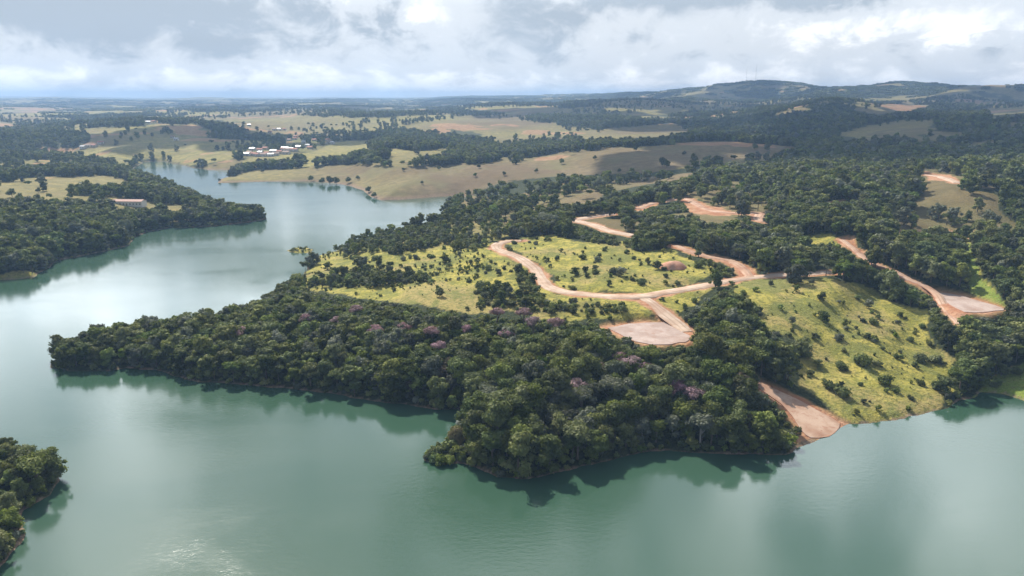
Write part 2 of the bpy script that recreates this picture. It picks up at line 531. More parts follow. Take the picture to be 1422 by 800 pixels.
def new_mat(name):
    m = bpy.data.materials.new(name)
    m.use_nodes = True
    return m, NT(m.node_tree)


def plain(name, col, rough=0.8, var=0.12, scale=1.5):
    m, t = new_mat(name)
    out = t.n("ShaderNodeOutputMaterial")
    b = t.n("ShaderNodeBsdfPrincipled", i_Roughness=rough)
    geo = t.n("ShaderNodeNewGeometry")
    f = t.noise(geo.outputs["Position"], scale, 4)
    c = t.mix(f, tuple(v * (1 - var) for v in col), tuple(min(1, v * (1 + var)) for v in col))
    t.l(c, b.inputs["Base Color"]); t.l(b.outputs[0], out.inputs[0])
    return m


def leaf_mat(name, c_lo, c_hi, rnd=0.5, trans=0.25):
    m, t = new_mat(name)
    out = t.n("ShaderNodeOutputMaterial")
    geo = t.n("ShaderNodeNewGeometry"); oi = t.n("ShaderNodeObjectInfo"); tc = t.n("ShaderNodeTexCoord")
    f = t.noise(tc.outputs["Object"], 0.55, 3, 0.6)
    f = t.math("ADD", t.math("MULTIPLY", t.remap(f, 0.3, 0.7), 0.6), t.math("MULTIPLY", geo.outputs["Random Per Island"], 0.4))
    c = t.mix(f, c_lo, c_hi)
    hs = t.n("ShaderNodeHueSaturation")
    t.l(c, hs.inputs["Color"])
    t.l(t.remap(oi.outputs["Random"], 0, 1, 1 - rnd, 1 + rnd, False), hs.inputs["Value"])
    r2 = t.math("FRACT", t.math("MULTIPLY", oi.outputs["Random"], 7.31))
    t.l(t.remap(r2, 0, 1, 0.478, 0.515, False), hs.inputs["Hue"])
    r3 = t.math("FRACT", t.math("MULTIPLY", oi.outputs["Random"], 13.7))
    t.l(t.remap(r3, 0, 1, 0.75, 1.1, False), hs.inputs["Saturation"])
    b = t.n("ShaderNodeBsdfPrincipled", i_Roughness=0.7)
    b.inputs["Specular IOR Level"].default_value = 0.12
    t.l(hs.outputs[0], b.inputs["Base Color"])
    tr = t.n("ShaderNodeBsdfTranslucent")
    hs2 = t.mix(0.5, hs.outputs[0], (0.16, 0.2, 0.02))
    t.l(hs2, tr.inputs["Color"])
    mx = t.n("ShaderNodeMixShader"); mx.inputs[0].default_value = trans
    t.l(b.outputs[0], mx.inputs[1]); t.l(tr.outputs[0], mx.inputs[2]); t.l(mx.outputs[0], out.inputs[0])
    return m


LEAF = {
    "deep": leaf_mat("leaves_deep_green", (0.054, 0.078, 0.020), (0.128, 0.160, 0.042)),
    "olive": leaf_mat("leaves_olive", (0.085, 0.105, 0.030), (0.190, 0.205, 0.058)),
    "fresh": leaf_mat("leaves_fresh_green", (0.100, 0.145, 0.026), (0.210, 0.255, 0.060)),
    "grey": leaf_mat("leaves_grey_green", (0.095, 0.108, 0.070), (0.190, 0.200, 0.140)),
    "russet": leaf_mat("leaves_russet", (0.075, 0.055, 0.035), (0.130, 0.095, 0.060)),
    "pink": leaf_mat("blossom_pink", (0.23, 0.13, 0.145), (0.45, 0.27, 0.31), 0.2),
    "silver": leaf_mat("leaves_silver", (0.36, 0.40, 0.36), (0.62, 0.64, 0.60), 0.1),
    "tan": leaf_mat("leaves_tan", (0.15, 0.13, 0.055), (0.24, 0.20, 0.09), 0.1),
    "reed": leaf_mat("grass_reed", (0.14, 0.16, 0.03), (0.26, 0.27, 0.07), 0.2),
}
BARK = plain("bark", (0.13, 0.10, 0.075), 0.9, 0.4, 3.0)
PALEBARK = plain("bark_pale", (0.30, 0.27, 0.23), 0.9, 0.3, 3.0)

# ground
gm, t = new_mat("ground")
out = t.n("ShaderNodeOutputMaterial"); b = t.n("ShaderNodeBsdfPrincipled", i_Roughness=0.95)
b.inputs["Specular IOR Level"].default_value = 0.1
geo = t.n("ShaderNodeNewGeometry"); P = geo.outputs["Position"]
at = t.n("ShaderNodeAttribute", attribute_name="cover"); sep = t.n("ShaderNodeSeparateColor"); t.l(at.outputs["Color"], sep.inputs[0])
at2 = t.n("ShaderNodeAttribute", attribute_name="soil"); sep2 = t.n("ShaderNodeSeparateColor"); t.l(at2.outputs["Color"], sep2.inputs[0])
n_big = t.noise(P, 0.022, 4, 0.6); n_mid = t.noise(P, 0.11, 4, 0.6); n_fin = t.noise(P, 0.7, 4, 0.7)
lush = t.mix(t.remap(n_mid, 0.42, 0.58), (0.215, 0.205, 0.036), (0.385, 0.325, 0.070))
lush = t.mix(t.remap(n_big, 0.48, 0.60, 0, 0.75), lush, (0.300, 0.225, 0.100))
lush = t.mix(t.remap(t.noise(P, 0.05, 4, 0.65, 0.8), 0.52, 0.60, 0, 0.8), lush, (0.115, 0.135, 0.034))
lush = t.mix(t.remap(t.noise(P, 0.30, 4, 0.65, 0.6), 0.50, 0.60, 0, 0.65), lush, (0.135, 0.145, 0.034))
lush = t.mix(t.math("MULTIPLY", sep2.outputs[1], 0.75), lush, (0.130, 0.220, 0.030))
lush = t.mix(t.remap(n_fin, 0.50, 0.62, 0, 0.75), lush, (0.090, 0.098, 0.030))
lush = t.mix(t.remap(t.noise(P, 2.3, 3, 0.7), 0.5, 0.62, 0, 0.6), lush, (0.31, 0.285, 0.105))
dryc = t.mix(t.remap(n_mid, 0.35, 0.65), (0.135, 0.104, 0.056), (0.200, 0.150, 0.082))
dryc = t.mix(t.remap(n_big, 0.45, 0.62, 0, 0.8), dryc, (0.150, 0.135, 0.060))
dryc = t.mix(t.remap(t.noise(P, 0.006, 4, 0.6), 0.48, 0.58, 0, 0.6), dryc, (0.13, 0.088, 0.052))
dryc = t.mix(t.remap(n_fin, 0.50, 0.65, 0, 0.5), dryc, (0.085, 0.085, 0.04))
col = t.mix(sep.outputs[1], lush, dryc)
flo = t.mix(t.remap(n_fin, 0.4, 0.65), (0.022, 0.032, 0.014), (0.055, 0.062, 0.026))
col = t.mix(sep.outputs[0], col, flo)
earth = t.mix(t.remap(n_mid, 0.35, 0.65), (0.330, 0.150, 0.080), (0.450, 0.260, 0.160))
earth = t.mix(t.remap(n_fin, 0.45, 0.7, 0, 0.6), earth, (0.24, 0.095, 0.052))
col = t.mix(sep.outputs[2], col, earth)
bank = t.mix(t.remap(n_fin, 0.35, 0.65), (0.155, 0.105, 0.070), (0.30, 0.215, 0.150))
col = t.mix(sep2.outputs[0], col, bank)
t.l(col, b.inputs["Base Color"])
bp = t.n("ShaderNodeBump", i_Strength=0.8, i_Distance=1.0)
t.l(n_fin, bp.inputs["Height"]); t.l(bp.outputs[0], b.inputs["Normal"])
t.l(b.outputs[0], out.inputs[0])

# dirt
def dirt_mat(name, a, bcol, red):
    m, t = new_mat(name)
    out = t.n("ShaderNodeOutputMaterial"); b = t.n("ShaderNodeBsdfPrincipled", i_Roughness=0.95)
    b.inputs["Specular IOR Level"].default_value = 0.1
    P = t.n("ShaderNodeNewGeometry").outputs["Position"]
    c = t.mix(t.remap(t.noise(P, 0.16, 4, 0.6), 0.35, 0.65), a, bcol)
    c = t.mix(t.remap(t.noise(P, 0.5, 5, 0.7, 0.6), 0.52, 0.72, 0, 0.7), c, red)
    at = t.n("ShaderNodeAttribute", attribute_name="edge")
    c = t.mix(t.math("MULTIPLY", at.outputs["Fac"], t.remap(t.noise(P, 0.35, 3), 0.3, 0.6)), c, red)
    ac = t.n("ShaderNodeAttribute", attribute_name="across")
    rut = t.math("ABSOLUTE", t.math("SUBTRACT", t.math("ABSOLUTE", ac.outputs["Fac"]), 0.36))
    rut = t.math("MULTIPLY", t.remap(rut, 0.05, 0.16, 1.0, 0.0), t.remap(t.noise(P, 0.12, 3), 0.35, 0.6, 0.2, 0.75))
    c = t.mix(rut, c, tuple(v * 0.72 for v in a))
    c = t.mix(t.remap(t.noise(P, 0.07, 3, 0.6), 0.45, 0.65, 0, 0.5), c, tuple(v * 0.8 for v in red))
    t.l(c, b.inputs["Base Color"])
    bp = t.n("ShaderNodeBump", i_Strength=0.5, i_Distance=0.25)
    t.l(t.noise(P, 1.2, 4, 0.7), bp.inputs["Height"]); t.l(bp.outputs[0], b.inputs["Normal"])
    t.l(b.outputs[0], out.inputs[0])
    return m


M_ROAD = dirt_mat("dirt_pale", (0.42, 0.305, 0.225), (0.53, 0.42, 0.33), (0.33, 0.19, 0.12))
M_ORANGE = dirt_mat("dirt_orange", (0.40, 0.255, 0.175), (0.49, 0.35, 0.26), (0.30, 0.13, 0.078))
M_PLOT = dirt_mat("dirt_plot", (0.31, 0.235, 0.20), (0.41, 0.33, 0.29), (0.30, 0.18, 0.13))
M_RED = dirt_mat("dirt_red", (0.40, 0.21, 0.14), (0.48, 0.29, 0.21), (0.30, 0.13, 0.08))

# water
wm, t = new_mat("lake_water")
out = t.n("ShaderNodeOutputMaterial"); b = t.n("ShaderNodeBsdfPrincipled", i_Roughness=0.11, i_IOR=1.42)
P = t.n("ShaderNodeNewGeometry").outputs["Position"]
c = t.mix(t.remap(t.noise(P, 0.006, 3), 0.35, 0.65), (0.029, 0.070, 0.042), (0.036, 0.076, 0.051))
t.l(c, b.inputs["Base Color"])
st = t.vmul(P, (0.55, 1.0, 1.0))
h = t.math("ADD", t.math("MULTIPLY", t.noise(st, 0.9, 4, 0.6), 0.10), t.math("MULTIPLY", t.noise(st, 4.0, 3, 0.6), 0.018))
calm = t.remap(t.noise(P, 0.012, 3, 0.6, 0.5), 0.35, 0.68, 0.25, 1.0)
bp = t.n("ShaderNodeBump", i_Distance=1.0)
gx_, gy_ = on_plane(245, 790)
vd = t.n("ShaderNodeVectorMath", operation="DISTANCE"); t.l(P, vd.inputs[0]); vd.inputs[1].default_value = (gx_, gy_, 0)
gust = t.math("MULTIPLY", t.remap(vd.outputs["Value"], 8, 42, 1.0, 0.0), t.remap(t.noise(P, 0.09, 4, 0.65), 0.42, 0.6))
t.l(t.math("ADD", t.math("MULTIPLY", calm, 0.35), t.math("MULTIPLY", gust, 0.28)), bp.inputs["Strength"])
t.l(h, bp.inputs["Height"]); t.l(bp.outputs[0], b.inputs["Normal"])
lane = t.noise(t.vmul(P, (0.35, 1.0, 1.0)), 0.022, 5, 0.62, 0.8)
t.l(t.remap(lane, 0.40, 0.62, 0.09, 0.135), b.inputs["Roughness"])
t.l(b.outputs[0], out.inputs[0])

# ------------------------------------------------------------------ ground, water
px, py, dist, tree, dry, md, mt = cover(GX, GY, GZ, GSD)
COVER = np.zeros((NV * NU, 4), np.float32); COVER[:, 3] = 1
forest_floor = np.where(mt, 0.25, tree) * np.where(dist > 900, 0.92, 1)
keep_open = np.zeros(GZ.shape, bool)
for up in (0.0, 4.5, 8.0):
    ux, uy = project(GX, GY, GZ + up)
    for p in PASTURE:
        keep_open |= in_poly(ux, uy, p)
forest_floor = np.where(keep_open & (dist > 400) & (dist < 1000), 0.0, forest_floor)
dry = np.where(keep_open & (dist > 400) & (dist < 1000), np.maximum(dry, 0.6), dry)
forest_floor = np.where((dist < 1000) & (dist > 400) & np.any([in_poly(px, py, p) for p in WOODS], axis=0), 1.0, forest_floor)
redpatch = np.zeros(GZ.shape)
for p in ([(1160, 330), (1188, 326), (1190, 341), (1166, 344)], [(1135, 285), (1170, 276), (1192, 292), (1180, 302), (1150, 296)],
          [(948, 278), (975, 284), (1012, 292), (1016, 299), (975, 297), (950, 292)], [(880, 288), (908, 280), (912, 284), (884, 293)],
          [(1018, 372), (1034, 366), (1050, 380), (1030, 386)], [(975, 356), (1000, 352), (1010, 364), (985, 366)],
          [(1282, 238), (1330, 246), (1332, 256), (1290, 250)], [(1110, 566), (1172, 588), (1150, 606), (1112, 612)]):
    redpatch = np.maximum(redpatch, in_poly(px + 3 * fbm(GX, GY, 12, 2, 5) * F / dist, py + 1.5 * fbm(GX, GY, 12, 2, 6) * F / dist, p) * 0.9)
red_hill = (dist > 900) & (fbm(GX, GY, 140, 4, 205) > 0.36) & (tree < 0.6) & (dist < 6000)
BARE = np.maximum(np.maximum(BARE, redpatch), red_hill * 0.5)
BARE = np.where(GSD < 0.3, 0, BARE)
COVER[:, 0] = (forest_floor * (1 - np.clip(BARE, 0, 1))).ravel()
COVER[:, 1] = np.clip(dry, 0, 1).ravel()
COVER[:, 2] = np.clip(BARE, 0, 1).ravel()
shore_w = np.where((dist > 600) & (px > 290), 5.0, np.where((py > 480) & (px > 60), 0.3, np.where((px < 100) & (py > 600), 1.2, 0.4)))
SOIL = np.zeros((NV * NU, 4), np.float32); SOIL[:, 3] = 1
vivid = np.zeros(GZ.shape)
for p in (MEADOW[3], MEADOW[4]):
    vivid = np.maximum(vivid, in_poly(px, py, p) * 1.0)
SOIL[:, 1] = vivid.ravel()
SOIL[:, 0] = ((1 - sstep(0.4 * shore_w, 1.4 * shore_w, GSD + 0.8 * fbm(GX, GY, 7, 2, 8))) * 0.9).ravel()
V = np.c_[GX.ravel(), GY.ravel(), GZ.ravel()]
ii = np.arange(NV * NU).reshape(NV, NU)
Q = np.stack([ii[:-1, :-1], ii[:-1, 1:], ii[1:, 1:], ii[1:, :-1]], -1).reshape(-1, 4)
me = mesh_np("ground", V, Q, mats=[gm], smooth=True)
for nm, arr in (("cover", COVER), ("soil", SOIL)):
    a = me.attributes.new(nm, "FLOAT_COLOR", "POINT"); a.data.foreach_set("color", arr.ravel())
tag(link(bpy.data.objects.new("ground", me)), "rolling land of meadow, pasture and forest floor around the lake", "ground", kind="structure")

wv = [(-2600, -900, 0), (2600, -900, 0), (2600, 2600, 0), (-2600, 2600, 0)]
me = mesh_np("water", wv, [(0, 1, 2, 3)], mats=[wm])
tag(link(bpy.data.objects.new("water", me)), "calm jade green lake water winding behind the peninsula", "lake", kind="structure")

for (lab, pts, hw, bank), line in zip(ROADS, road_lines):
    n = len(line)
    tg = np.gradient(line[:, :2], axis=0); tg /= np.linalg.norm(tg, axis=1)[:, None] + 1e-9
    nr = np.c_[-tg[:, 1], tg[:, 0]]
    offs = np.array([-1, -0.8, 0, 0.8, 1])
    V, E, AC = [], [], []
    wl = hw * (1 + 0.42 * fbm(line[:, 0], line[:, 1], 9, 3, 9))
    wr = hw * (1 + 0.42 * fbm(line[:, 0], line[:, 1], 9, 3, 19))
    if "ramp" in lab:
        wl = wl * np.linspace(0.7, 1.1, n); wr = wr * np.linspace(0.7, 1.1, n)
    for k in range(n):
        for o in offs:
            w = (wr if o > 0 else wl)[k]
            V.append((*(line[k, :2] + nr[k] * o * w), line[k, 2] + (0.02 if abs(o) < 1 else -0.50)))
            E.append(1.0 if abs(o) == 1 else 0.0); AC.append(o)
    Q = [(k * 5 + j, k * 5 + j + 1, (k + 1) * 5 + j + 1, (k + 1) * 5 + j) for k in range(n - 1) for j in range(4)]
    me = mesh_np("dirt_road", V, Q, mats=[M_ORANGE if ("orange" in lab or "short stretch" in lab or "reddish" in lab or "raw" in lab) else M_ROAD], smooth=True)
    a = me.attributes.new("edge", "FLOAT", "POINT"); a.data.foreach_set("value", np.array(E, np.float32))
    a = me.attributes.new("across", "FLOAT", "POINT"); a.data.foreach_set("value", np.array(AC, np.float32))
    nm = "boat_ramp" if "ramp" in lab else ("dirt_track" if "track" in lab else "dirt_road")
    tag(link(bpy.data.objects.new(nm, me)), lab, "road", kind="structure")
for (lab, pts), w in zip(PLOTS, plot_polys):
    cen = w.mean(0)
    sm = smooth_line(list(w) + [w[0]], 3)[:-1]
    wob = 1 + (0.06 if "ramp" in lab else 0.16) * fbm(sm[:, 0], sm[:, 1], 5, 3, 3)
    sm[:, :2] = cen[:2] + (sm[:, :2] - cen[:2]) * wob[:, None]
    n = len(sm)
    area = np.sum(sm[:, 0] * np.roll(sm[:, 1], -1) - np.roll(sm[:, 0], -1) * sm[:, 1])
    if area < 0: sm = sm[::-1]
    lowv = sm.copy(); lowv[:, 2] -= 1.6
    lowv[:, :2] = cen[:2] + (lowv[:, :2] - cen[:2]) * 1.05
    me = bpy.data.meshes.new("bare_ground")
    me.from_pydata([tuple(p) for p in np.r_[sm, lowv]], [], [tuple(range(n))] + [(k, k + n, (k + 1) % n + n, (k + 1) % n) for k in range(n)])
    me.materials.append(M_PLOT if "levelled" in lab else M_ORANGE); me.materials.append(M_RED)
    me.polygons.foreach_set("material_index", [0] + [1] * n)
    me.update()
    tag(link(bpy.data.objects.new("bare_ground", me)), lab, "bare ground", kind="structure")

# ------------------------------------------------------------------ tree and bush shapes
ICO_V = None


def ico():
    global ICO_V
    if ICO_V is None:
        p = (1 + 5 ** 0.5) / 2
        v = np.array([(-1, p, 0), (1, p, 0), (-1, -p, 0), (1, -p, 0), (0, -1, p), (0, 1, p), (0, -1, -p), (0, 1, -p), (p, 0, -1), (p, 0, 1), (-p, 0, -1), (-p, 0, 1)], float)
        v /= np.linalg.norm(v[0])
        f = np.array([(0, 11, 5), (0, 5, 1), (0, 1, 7), (0, 7, 10), (0, 10, 11), (1, 5, 9), (5, 11, 4), (11, 10, 2), (10, 7, 6), (7, 1, 8), (3, 9, 4), (3, 4, 2),
                      (3, 2, 6), (3, 6, 8), (3, 8, 9), (4, 9, 5), (2, 4, 11), (6, 2, 10), (8, 6, 7), (9, 8, 1)])
        ICO_V = (v, f)
    return ICO_V


def crown_np(r, lobes, leaves, size, core=0.80):
    """lobes: list of (centre, radius, squash). Leaf-sized faces over lumpy cores."""
    Vs, Q, T = [], [], []
    nv = 0
    iv, if_ = ico()
    tot = sum(l[1] ** 2 for l in lobes)
    for c, rad, sq in lobes:
        c = np.array(c, float)
        if core > 0:
            v = iv * rad * core * (1 + 0.22 * r.standard_normal((12, 1)))
            v[:, 2] *= sq
            Vs.append(v + c); T.append(if_ + nv); nv += 12
        n = max(6, int(leaves * rad ** 2 / tot))
        d = r.standard_normal((n, 3)); d[:, 2] += 0.35
        d /= np.linalg.norm(d, axis=1)[:, None]
        shell = rad * r.uniform(0.70, 1.22, (n, 1))
        p = d * shell; p[:, 2] *= sq
        p += c
        nn = d + 0.42 * r.standard_normal((n, 3)); nn /= np.linalg.norm(nn, axis=1)[:, None]
        a = np.cross(nn, r.standard_normal((n, 3))); a /= np.linalg.norm(a, axis=1)[:, None] + 1e-9
        bb = np.cross(nn, a)
        s = size * r.uniform(0.55, 1.3, (n, 1))
        s2 = s * r.uniform(0.5, 1.0, (n, 1))
        quad = np.stack([p - a * s, p - bb * s2 + a * s * 0.2, p + a * s, p + bb * s2 - a * s * 0.15], 1)
        quad += 0.12 * size * r.standard_normal(quad.shape)
        Vs.append(quad.reshape(-1, 3))
        Q.append((np.arange(n * 4) + nv).reshape(n, 4)); nv += n * 4
    return np.concatenate(Vs), np.concatenate(Q), (np.concatenate(T) if T else None)


def forest_lobes(r, h, rad, low=0.25, n=14):
    L = [((0, 0, h * 0.62), rad * 0.62, 0.95)]
    for i in range(n):
        a = r.uniform(0, 2 * math.pi)
        zz = r.uniform(low, 0.86)
        prof = math.sin(math.pi * min(1, (zz - low + 0.14) / (1.08 - low + 0.1))) ** 0.6
        rr = rad * r.uniform(0.40, 0.95) * prof
        s = rad * r.uniform(0.17, 0.44)
        L.append(((rr * math.cos(a), rr * math.sin(a), h * zz), s, r.uniform(0.65, 0.9)))
    for i in range(3):
        a = r.uniform(0, 2 * math.pi)
        rr = rad * r.uniform(0.05, 0.4)
        L.append(((rr * math.cos(a), rr * math.sin(a), h * r.uniform(0.8, 0.92)), rad * r.uniform(0.25, 0.38), 0.7))
    return L


def umbrella_lobes(r, h, rad, n=10):
    L = []
    for i in range(n):
        a = 2 * math.pi * i / n + r.uniform(-0.3, 0.3)
        rr = rad * r.uniform(0.25, 0.8)
        L.append(((rr * math.cos(a), rr * math.sin(a), h * r.uniform(0.66, 0.9)), rad * r.uniform(0.26, 0.42), 0.55))
    L.append(((0, 0, h * 0.84), rad * 0.5, 0.5))
    return L


def bush_lobes(r, h, rad, n=6):
    L = [((0, 0, h * 0.44), rad * 0.66, 0.9)]
    for i in range(n):
        a = r.uniform(0, 2 * math.pi)
        rr = rad * r.uniform(0.3, 0.66)
        L.append(((rr * math.cos(a), rr * math.sin(a), h * r.uniform(0.16, 0.66)), rad * r.uniform(0.30, 0.48), 0.85))
    return L


def trunk_mb(r, lobes, h, rad0):
    mb = MB()
    lean = r.uniform(-0.05, 0.05, 2) * h
    pts = [(0, 0, -0.6), (lean[0] * 0.2, lean[1] * 0.2, h * 0.18), (lean[0] * 0.6, lean[1] * 0.6, h * 0.4), (lean[0], lean[1], h * 0.66)]
    mb.tube(pts, [rad0 * 1.25, rad0, rad0 * 0.72, rad0 * 0.35], 7)
    for c, s, q in lobes[1:6]:
        z0 = min(h * 0.35, c[2] * 0.7)
        st = (lean[0] * 0.5, lean[1] * 0.5, z0)
        mid = ((st[0] + c[0]) / 2, (st[1] + c[1]) / 2, z0 + (c[2] - z0) * 0.62)
        mb.tube([st, mid, c], [rad0 * 0.5, rad0 * 0.34, rad0 * 0.14], 5)
    return mb


def make_shape(kind, seed, h, rad, leaves, size, mat, low=0.25, trunk_r=None, bark=BARK, core=0.8):
    """returns (trunk mesh, crown mesh, joined mesh builder data)"""
    r = np.random.default_rng(seed)
    lob = {"forest": lambda: forest_lobes(r, h, rad, low), "umbrella": lambda: umbrella_lobes(r, h, rad), "bush": lambda: bush_lobes(r, h, rad),
           "thin": lambda: forest_lobes(r, h, rad, 0.35, 6)}[kind]()
    V, Q, T = crown_np(r, lob, leaves, size, core)
    crown = mesh_np("crown", V, Q, T, [mat], smooth=False)
    tr = trunk_mb(r, lob, h, trunk_r or 0.028 * h).mesh("trunk", [bark])
    return tr, crown, (V, Q, T)


def joined(name, seed, kind, h, rad, leaves, size, mat, low=0.25, core=0.85, trunk=True):
    r = np.random.default_rng(seed)
    lob = forest_lobes(r, h, rad, low) if kind == "forest" else umbrella_lobes(r, h, rad) if kind == "umbrella" else bush_lobes(r, h, rad)
    V, Q, T = crown_np(r, lob, leaves, size, core)
    nq, nt = len(Q), len(T) if T is not None else 0
    midx = [0] * (nq + nt)
    if trunk:
        mb = MB(); mb.tube([(0, 0, -0.8), (0, 0, h * 0.3), (0, 0, h * 0.6)], [0.03 * h, 0.024 * h, 0.012 * h], 5)
        tq = np.array([f for f in mb.f if len(f) == 4]) + len(V)
        V = np.concatenate([V, np.array(mb.v)])
        Q = np.concatenate([Q, tq])
        midx = [0] * nq + [1] * len(tq) + [0] * nt
    me = mesh_np(name, V, Q, T, [mat, BARK], smooth=False, midx=midx)
    return bpy.data.objects.new(name, me)


def clump(name, seed, mat, span=34, n=16, h=11, leaves=420, size=1.6):
    r = np.random.default_rng(seed)
    L = []
    for i in range(n):
        a, q = r.uniform(0, 6.28), span * 0.5 * math.sqrt(r.uniform())
        s = r.uniform(2.8, 4.6)
        L.append(((q * math.cos(a), q * math.sin(a), h * r.uniform(0.35, 0.75)), s, 0.9))
    V, Q, T = crown_np(r, L, leaves, size, 0.9)
    return bpy.data.objects.new(name, mesh_np(name, V, Q, T, [mat], smooth=False))


# library for the uncountable woods (kept outside the scene, used only by the forest objects)
def library(name, objs):
    c = bpy.data.collections.new(name)
    for o in objs: c.objects.link(o)
    return c


HUES_NEAR = ["deep", "deep", "olive", "deep", "olive", "grey", "fresh", "olive"]
lib_mid = library("wood_mid", [joined("wood_mid_%02d" % i, 100 + i, "forest" if i % 4 else "umbrella", 9 + (i % 3) * 1.5, 3.7 + 0.4 * (i % 3), 620, 0.52, LEAF[HUES_NEAR[i]], 0.15) for i in range(8)])
lib_back = library("wood_back", [joined("wood_back_%02d" % i, 200 + i, "forest" if i % 4 else "umbrella", 9 + (i % 3) * 1.5, 4.0 + 0.4 * (i % 3), 230, 0.95, LEAF[HUES_NEAR[i]], 0.15, trunk=False) for i in range(8)])
lib_far = library("wood_far", [clump("wood_far_%02d" % i, 300 + i, LEAF[["deep", "olive", "deep", "deep"][i]]) for i in range(4)])
lib_scrub = library("scrub", [joined("scrub_%02d" % i, 400 + i, "bush", 1.3, 0.85, 60, 0.28, LEAF[["olive", "fresh", "grey", "reed", "olive"][i]], core=0.7, trunk=False) for i in range(5)])

lib_under = library("under", [joined("under_%02d" % i, 450 + i, "bush", 1.5, 0.95, 130, 0.2, LEAF[["olive", "fresh", "grey", "reed", "deep"][i]], core=0.75, trunk=False) for i in range(5)])


def scatter_object(name, pts, scl, rot, pick, coll, label, cat):
    me = bpy.data.meshes.new(name)
    me.vertices.add(len(pts)); me.vertices.foreach_set("co", np.asarray(pts, np.float32).ravel())
    a = me.attributes.new("scl", "FLOAT_VECTOR", "POINT"); a.data.foreach_set("vector", np.asarray(scl, np.float32).ravel())
    a = me.attributes.new("rot", "FLOAT_VECTOR", "POINT"); a.data.foreach_set("vector", np.asarray(rot, np.float32).ravel())
    a = me.attributes.new("pick", "INT", "POINT"); a.data.foreach_set("value", np.asarray(pick, np.int32))
    o = link(bpy.data.objects.new(name, me))
    g = bpy.data.node_groups.new(name, "GeometryNodeTree")
    g.interface.new_socket("Geometry", in_out="INPUT", socket_type="NodeSocketGeometry")
    g.interface.new_socket("Geometry", in_out="OUTPUT", socket_type="NodeSocketGeometry")
    gi, go = g.nodes.new("NodeGroupInput"), g.nodes.new("NodeGroupOutput")
    ci = g.nodes.new("GeometryNodeCollectionInfo"); ci.inputs["Collection"].default_value = coll
    ci.inputs["Separate Children"].default_value = True; ci.inputs["Reset Children"].default_value = True
    ip = g.nodes.new("GeometryNodeInstanceOnPoints"); ip.inputs["Pick Instance"].default_value = True
    def na(nm, typ):
        nd = g.nodes.new("GeometryNodeInputNamedAttribute"); nd.data_type = typ; nd.inputs["Name"].default_value = nm
        return nd.outputs[0]
    g.links.new(gi.outputs[0], ip.inputs["Points"]); g.links.new(ci.outputs[0], ip.inputs["Instance"])
    g.links.new(na("pick", "INT"), ip.inputs["Instance Index"])
    g.links.new(na("scl", "FLOAT_VECTOR"), ip.inputs["Scale"])
    er = g.nodes.new("FunctionNodeEulerToRotation"); g.links.new(na("rot", "FLOAT_VECTOR"), er.inputs[0]); g.links.new(er.outputs[0], ip.inputs["Rotation"])
    g.links.new(ip.outputs[0], go.inputs[0])
    md_ = o.modifiers.new("scatter", "NODES"); md_.node_group = g
    return tag(o, label, cat, kind="stuff")


# ------------------------------------------------------------------ where trees stand
def jittered(x0, x1, y0, y1, s):
    gx, gy = np.meshgrid(np.arange(x0, x1, s), np.arange(y0, y1, s * 0.88))
    gx = gx + (np.arange(gx.shape[0]) % 2)[:, None] * s * 0.5
    gx = gx + rng.uniform(-0.36, 0.36, gx.shape) * s; gy = gy + rng.uniform(-0.36, 0.36, gy.shape) * s
    return gx.ravel(), gy.ravel()


VIL = [(342, 216), (347, 214), (353, 216), (357, 217), (362, 214), (366, 217), (371, 215), (376, 217), (380, 212), (383, 216), (388, 213), (392, 209), (396, 208), (400, 210), (404, 209), (409, 210),
       (414, 206), (398, 214), (369, 208), (361, 210), (351, 209), (427, 204), (431, 207), (437, 196), (422, 199), (402, 196), (411, 191), (410, 194), (388, 181), (381, 181), (375, 185), (395, 181), (346, 175), (457, 199),
       (455, 196), (462, 200), (116, 206), (123, 204), (131, 204), (140, 200), (245, 195), (240, 192), (206, 171), (214, 170)]


def in_the_way(x, y, z, dist, tree, mt, heights):
    """would a tree here hide a meadow, a road or a house that can be seen from the air"""
    blocked = np.zeros(len(x), bool)
    for up in heights:
        ux, uy = project(x, y, z + up)
        for p in MEADOW:
            blocked |= in_poly(ux, uy, p) & ~mt & (dist < 700)
        for p in PASTURE:
            if up < 6:
                blocked |= in_poly(ux, uy, p) & (tree > 0.9) & (dist > 400) & (dist < 950)
        for p in PATCH:
            blocked |= in_poly(ux, uy, p) & (dist > 1100)
        for ri, ((lab, pts, hw, bank), line) in enumerate(zip(ROADS, road_lines)):
            if (ri == 6 and up > 6) or (ri == 5 and up > 9):
                continue
            lx, ly = project(line[::4, 0], line[::4, 1], line[::4, 2])
            sel = (ux > lx.min() - 20) & (ux < lx.max() + 20) & (uy > ly.min() - 20) & (uy < ly.max() + 20)
            if sel.any():
                dd = poly_dist(ux[sel], 2.2 * uy[sel], list(zip(lx, 2.2 * ly)), False)
                hit = dd < (hw + 1.5) * F / dist[sel]
                blocked[np.flatnonzero(sel)[hit]] = True
        for lab, pts in PLOTS:
            blocked |= in_poly(ux, uy, pts) & ((uy < 468) | (uy > 512))
        for a, b_ in VIL:
            blocked |= (dist > 1000) & (np.abs(ux - a) < 5) & (uy > b_ - 5) & (uy < b_ + 2)
        blocked |= (np.abs(ux - 182) < 26) & (uy > 272) & (uy < 287) & (dist < 900)
    return blocked


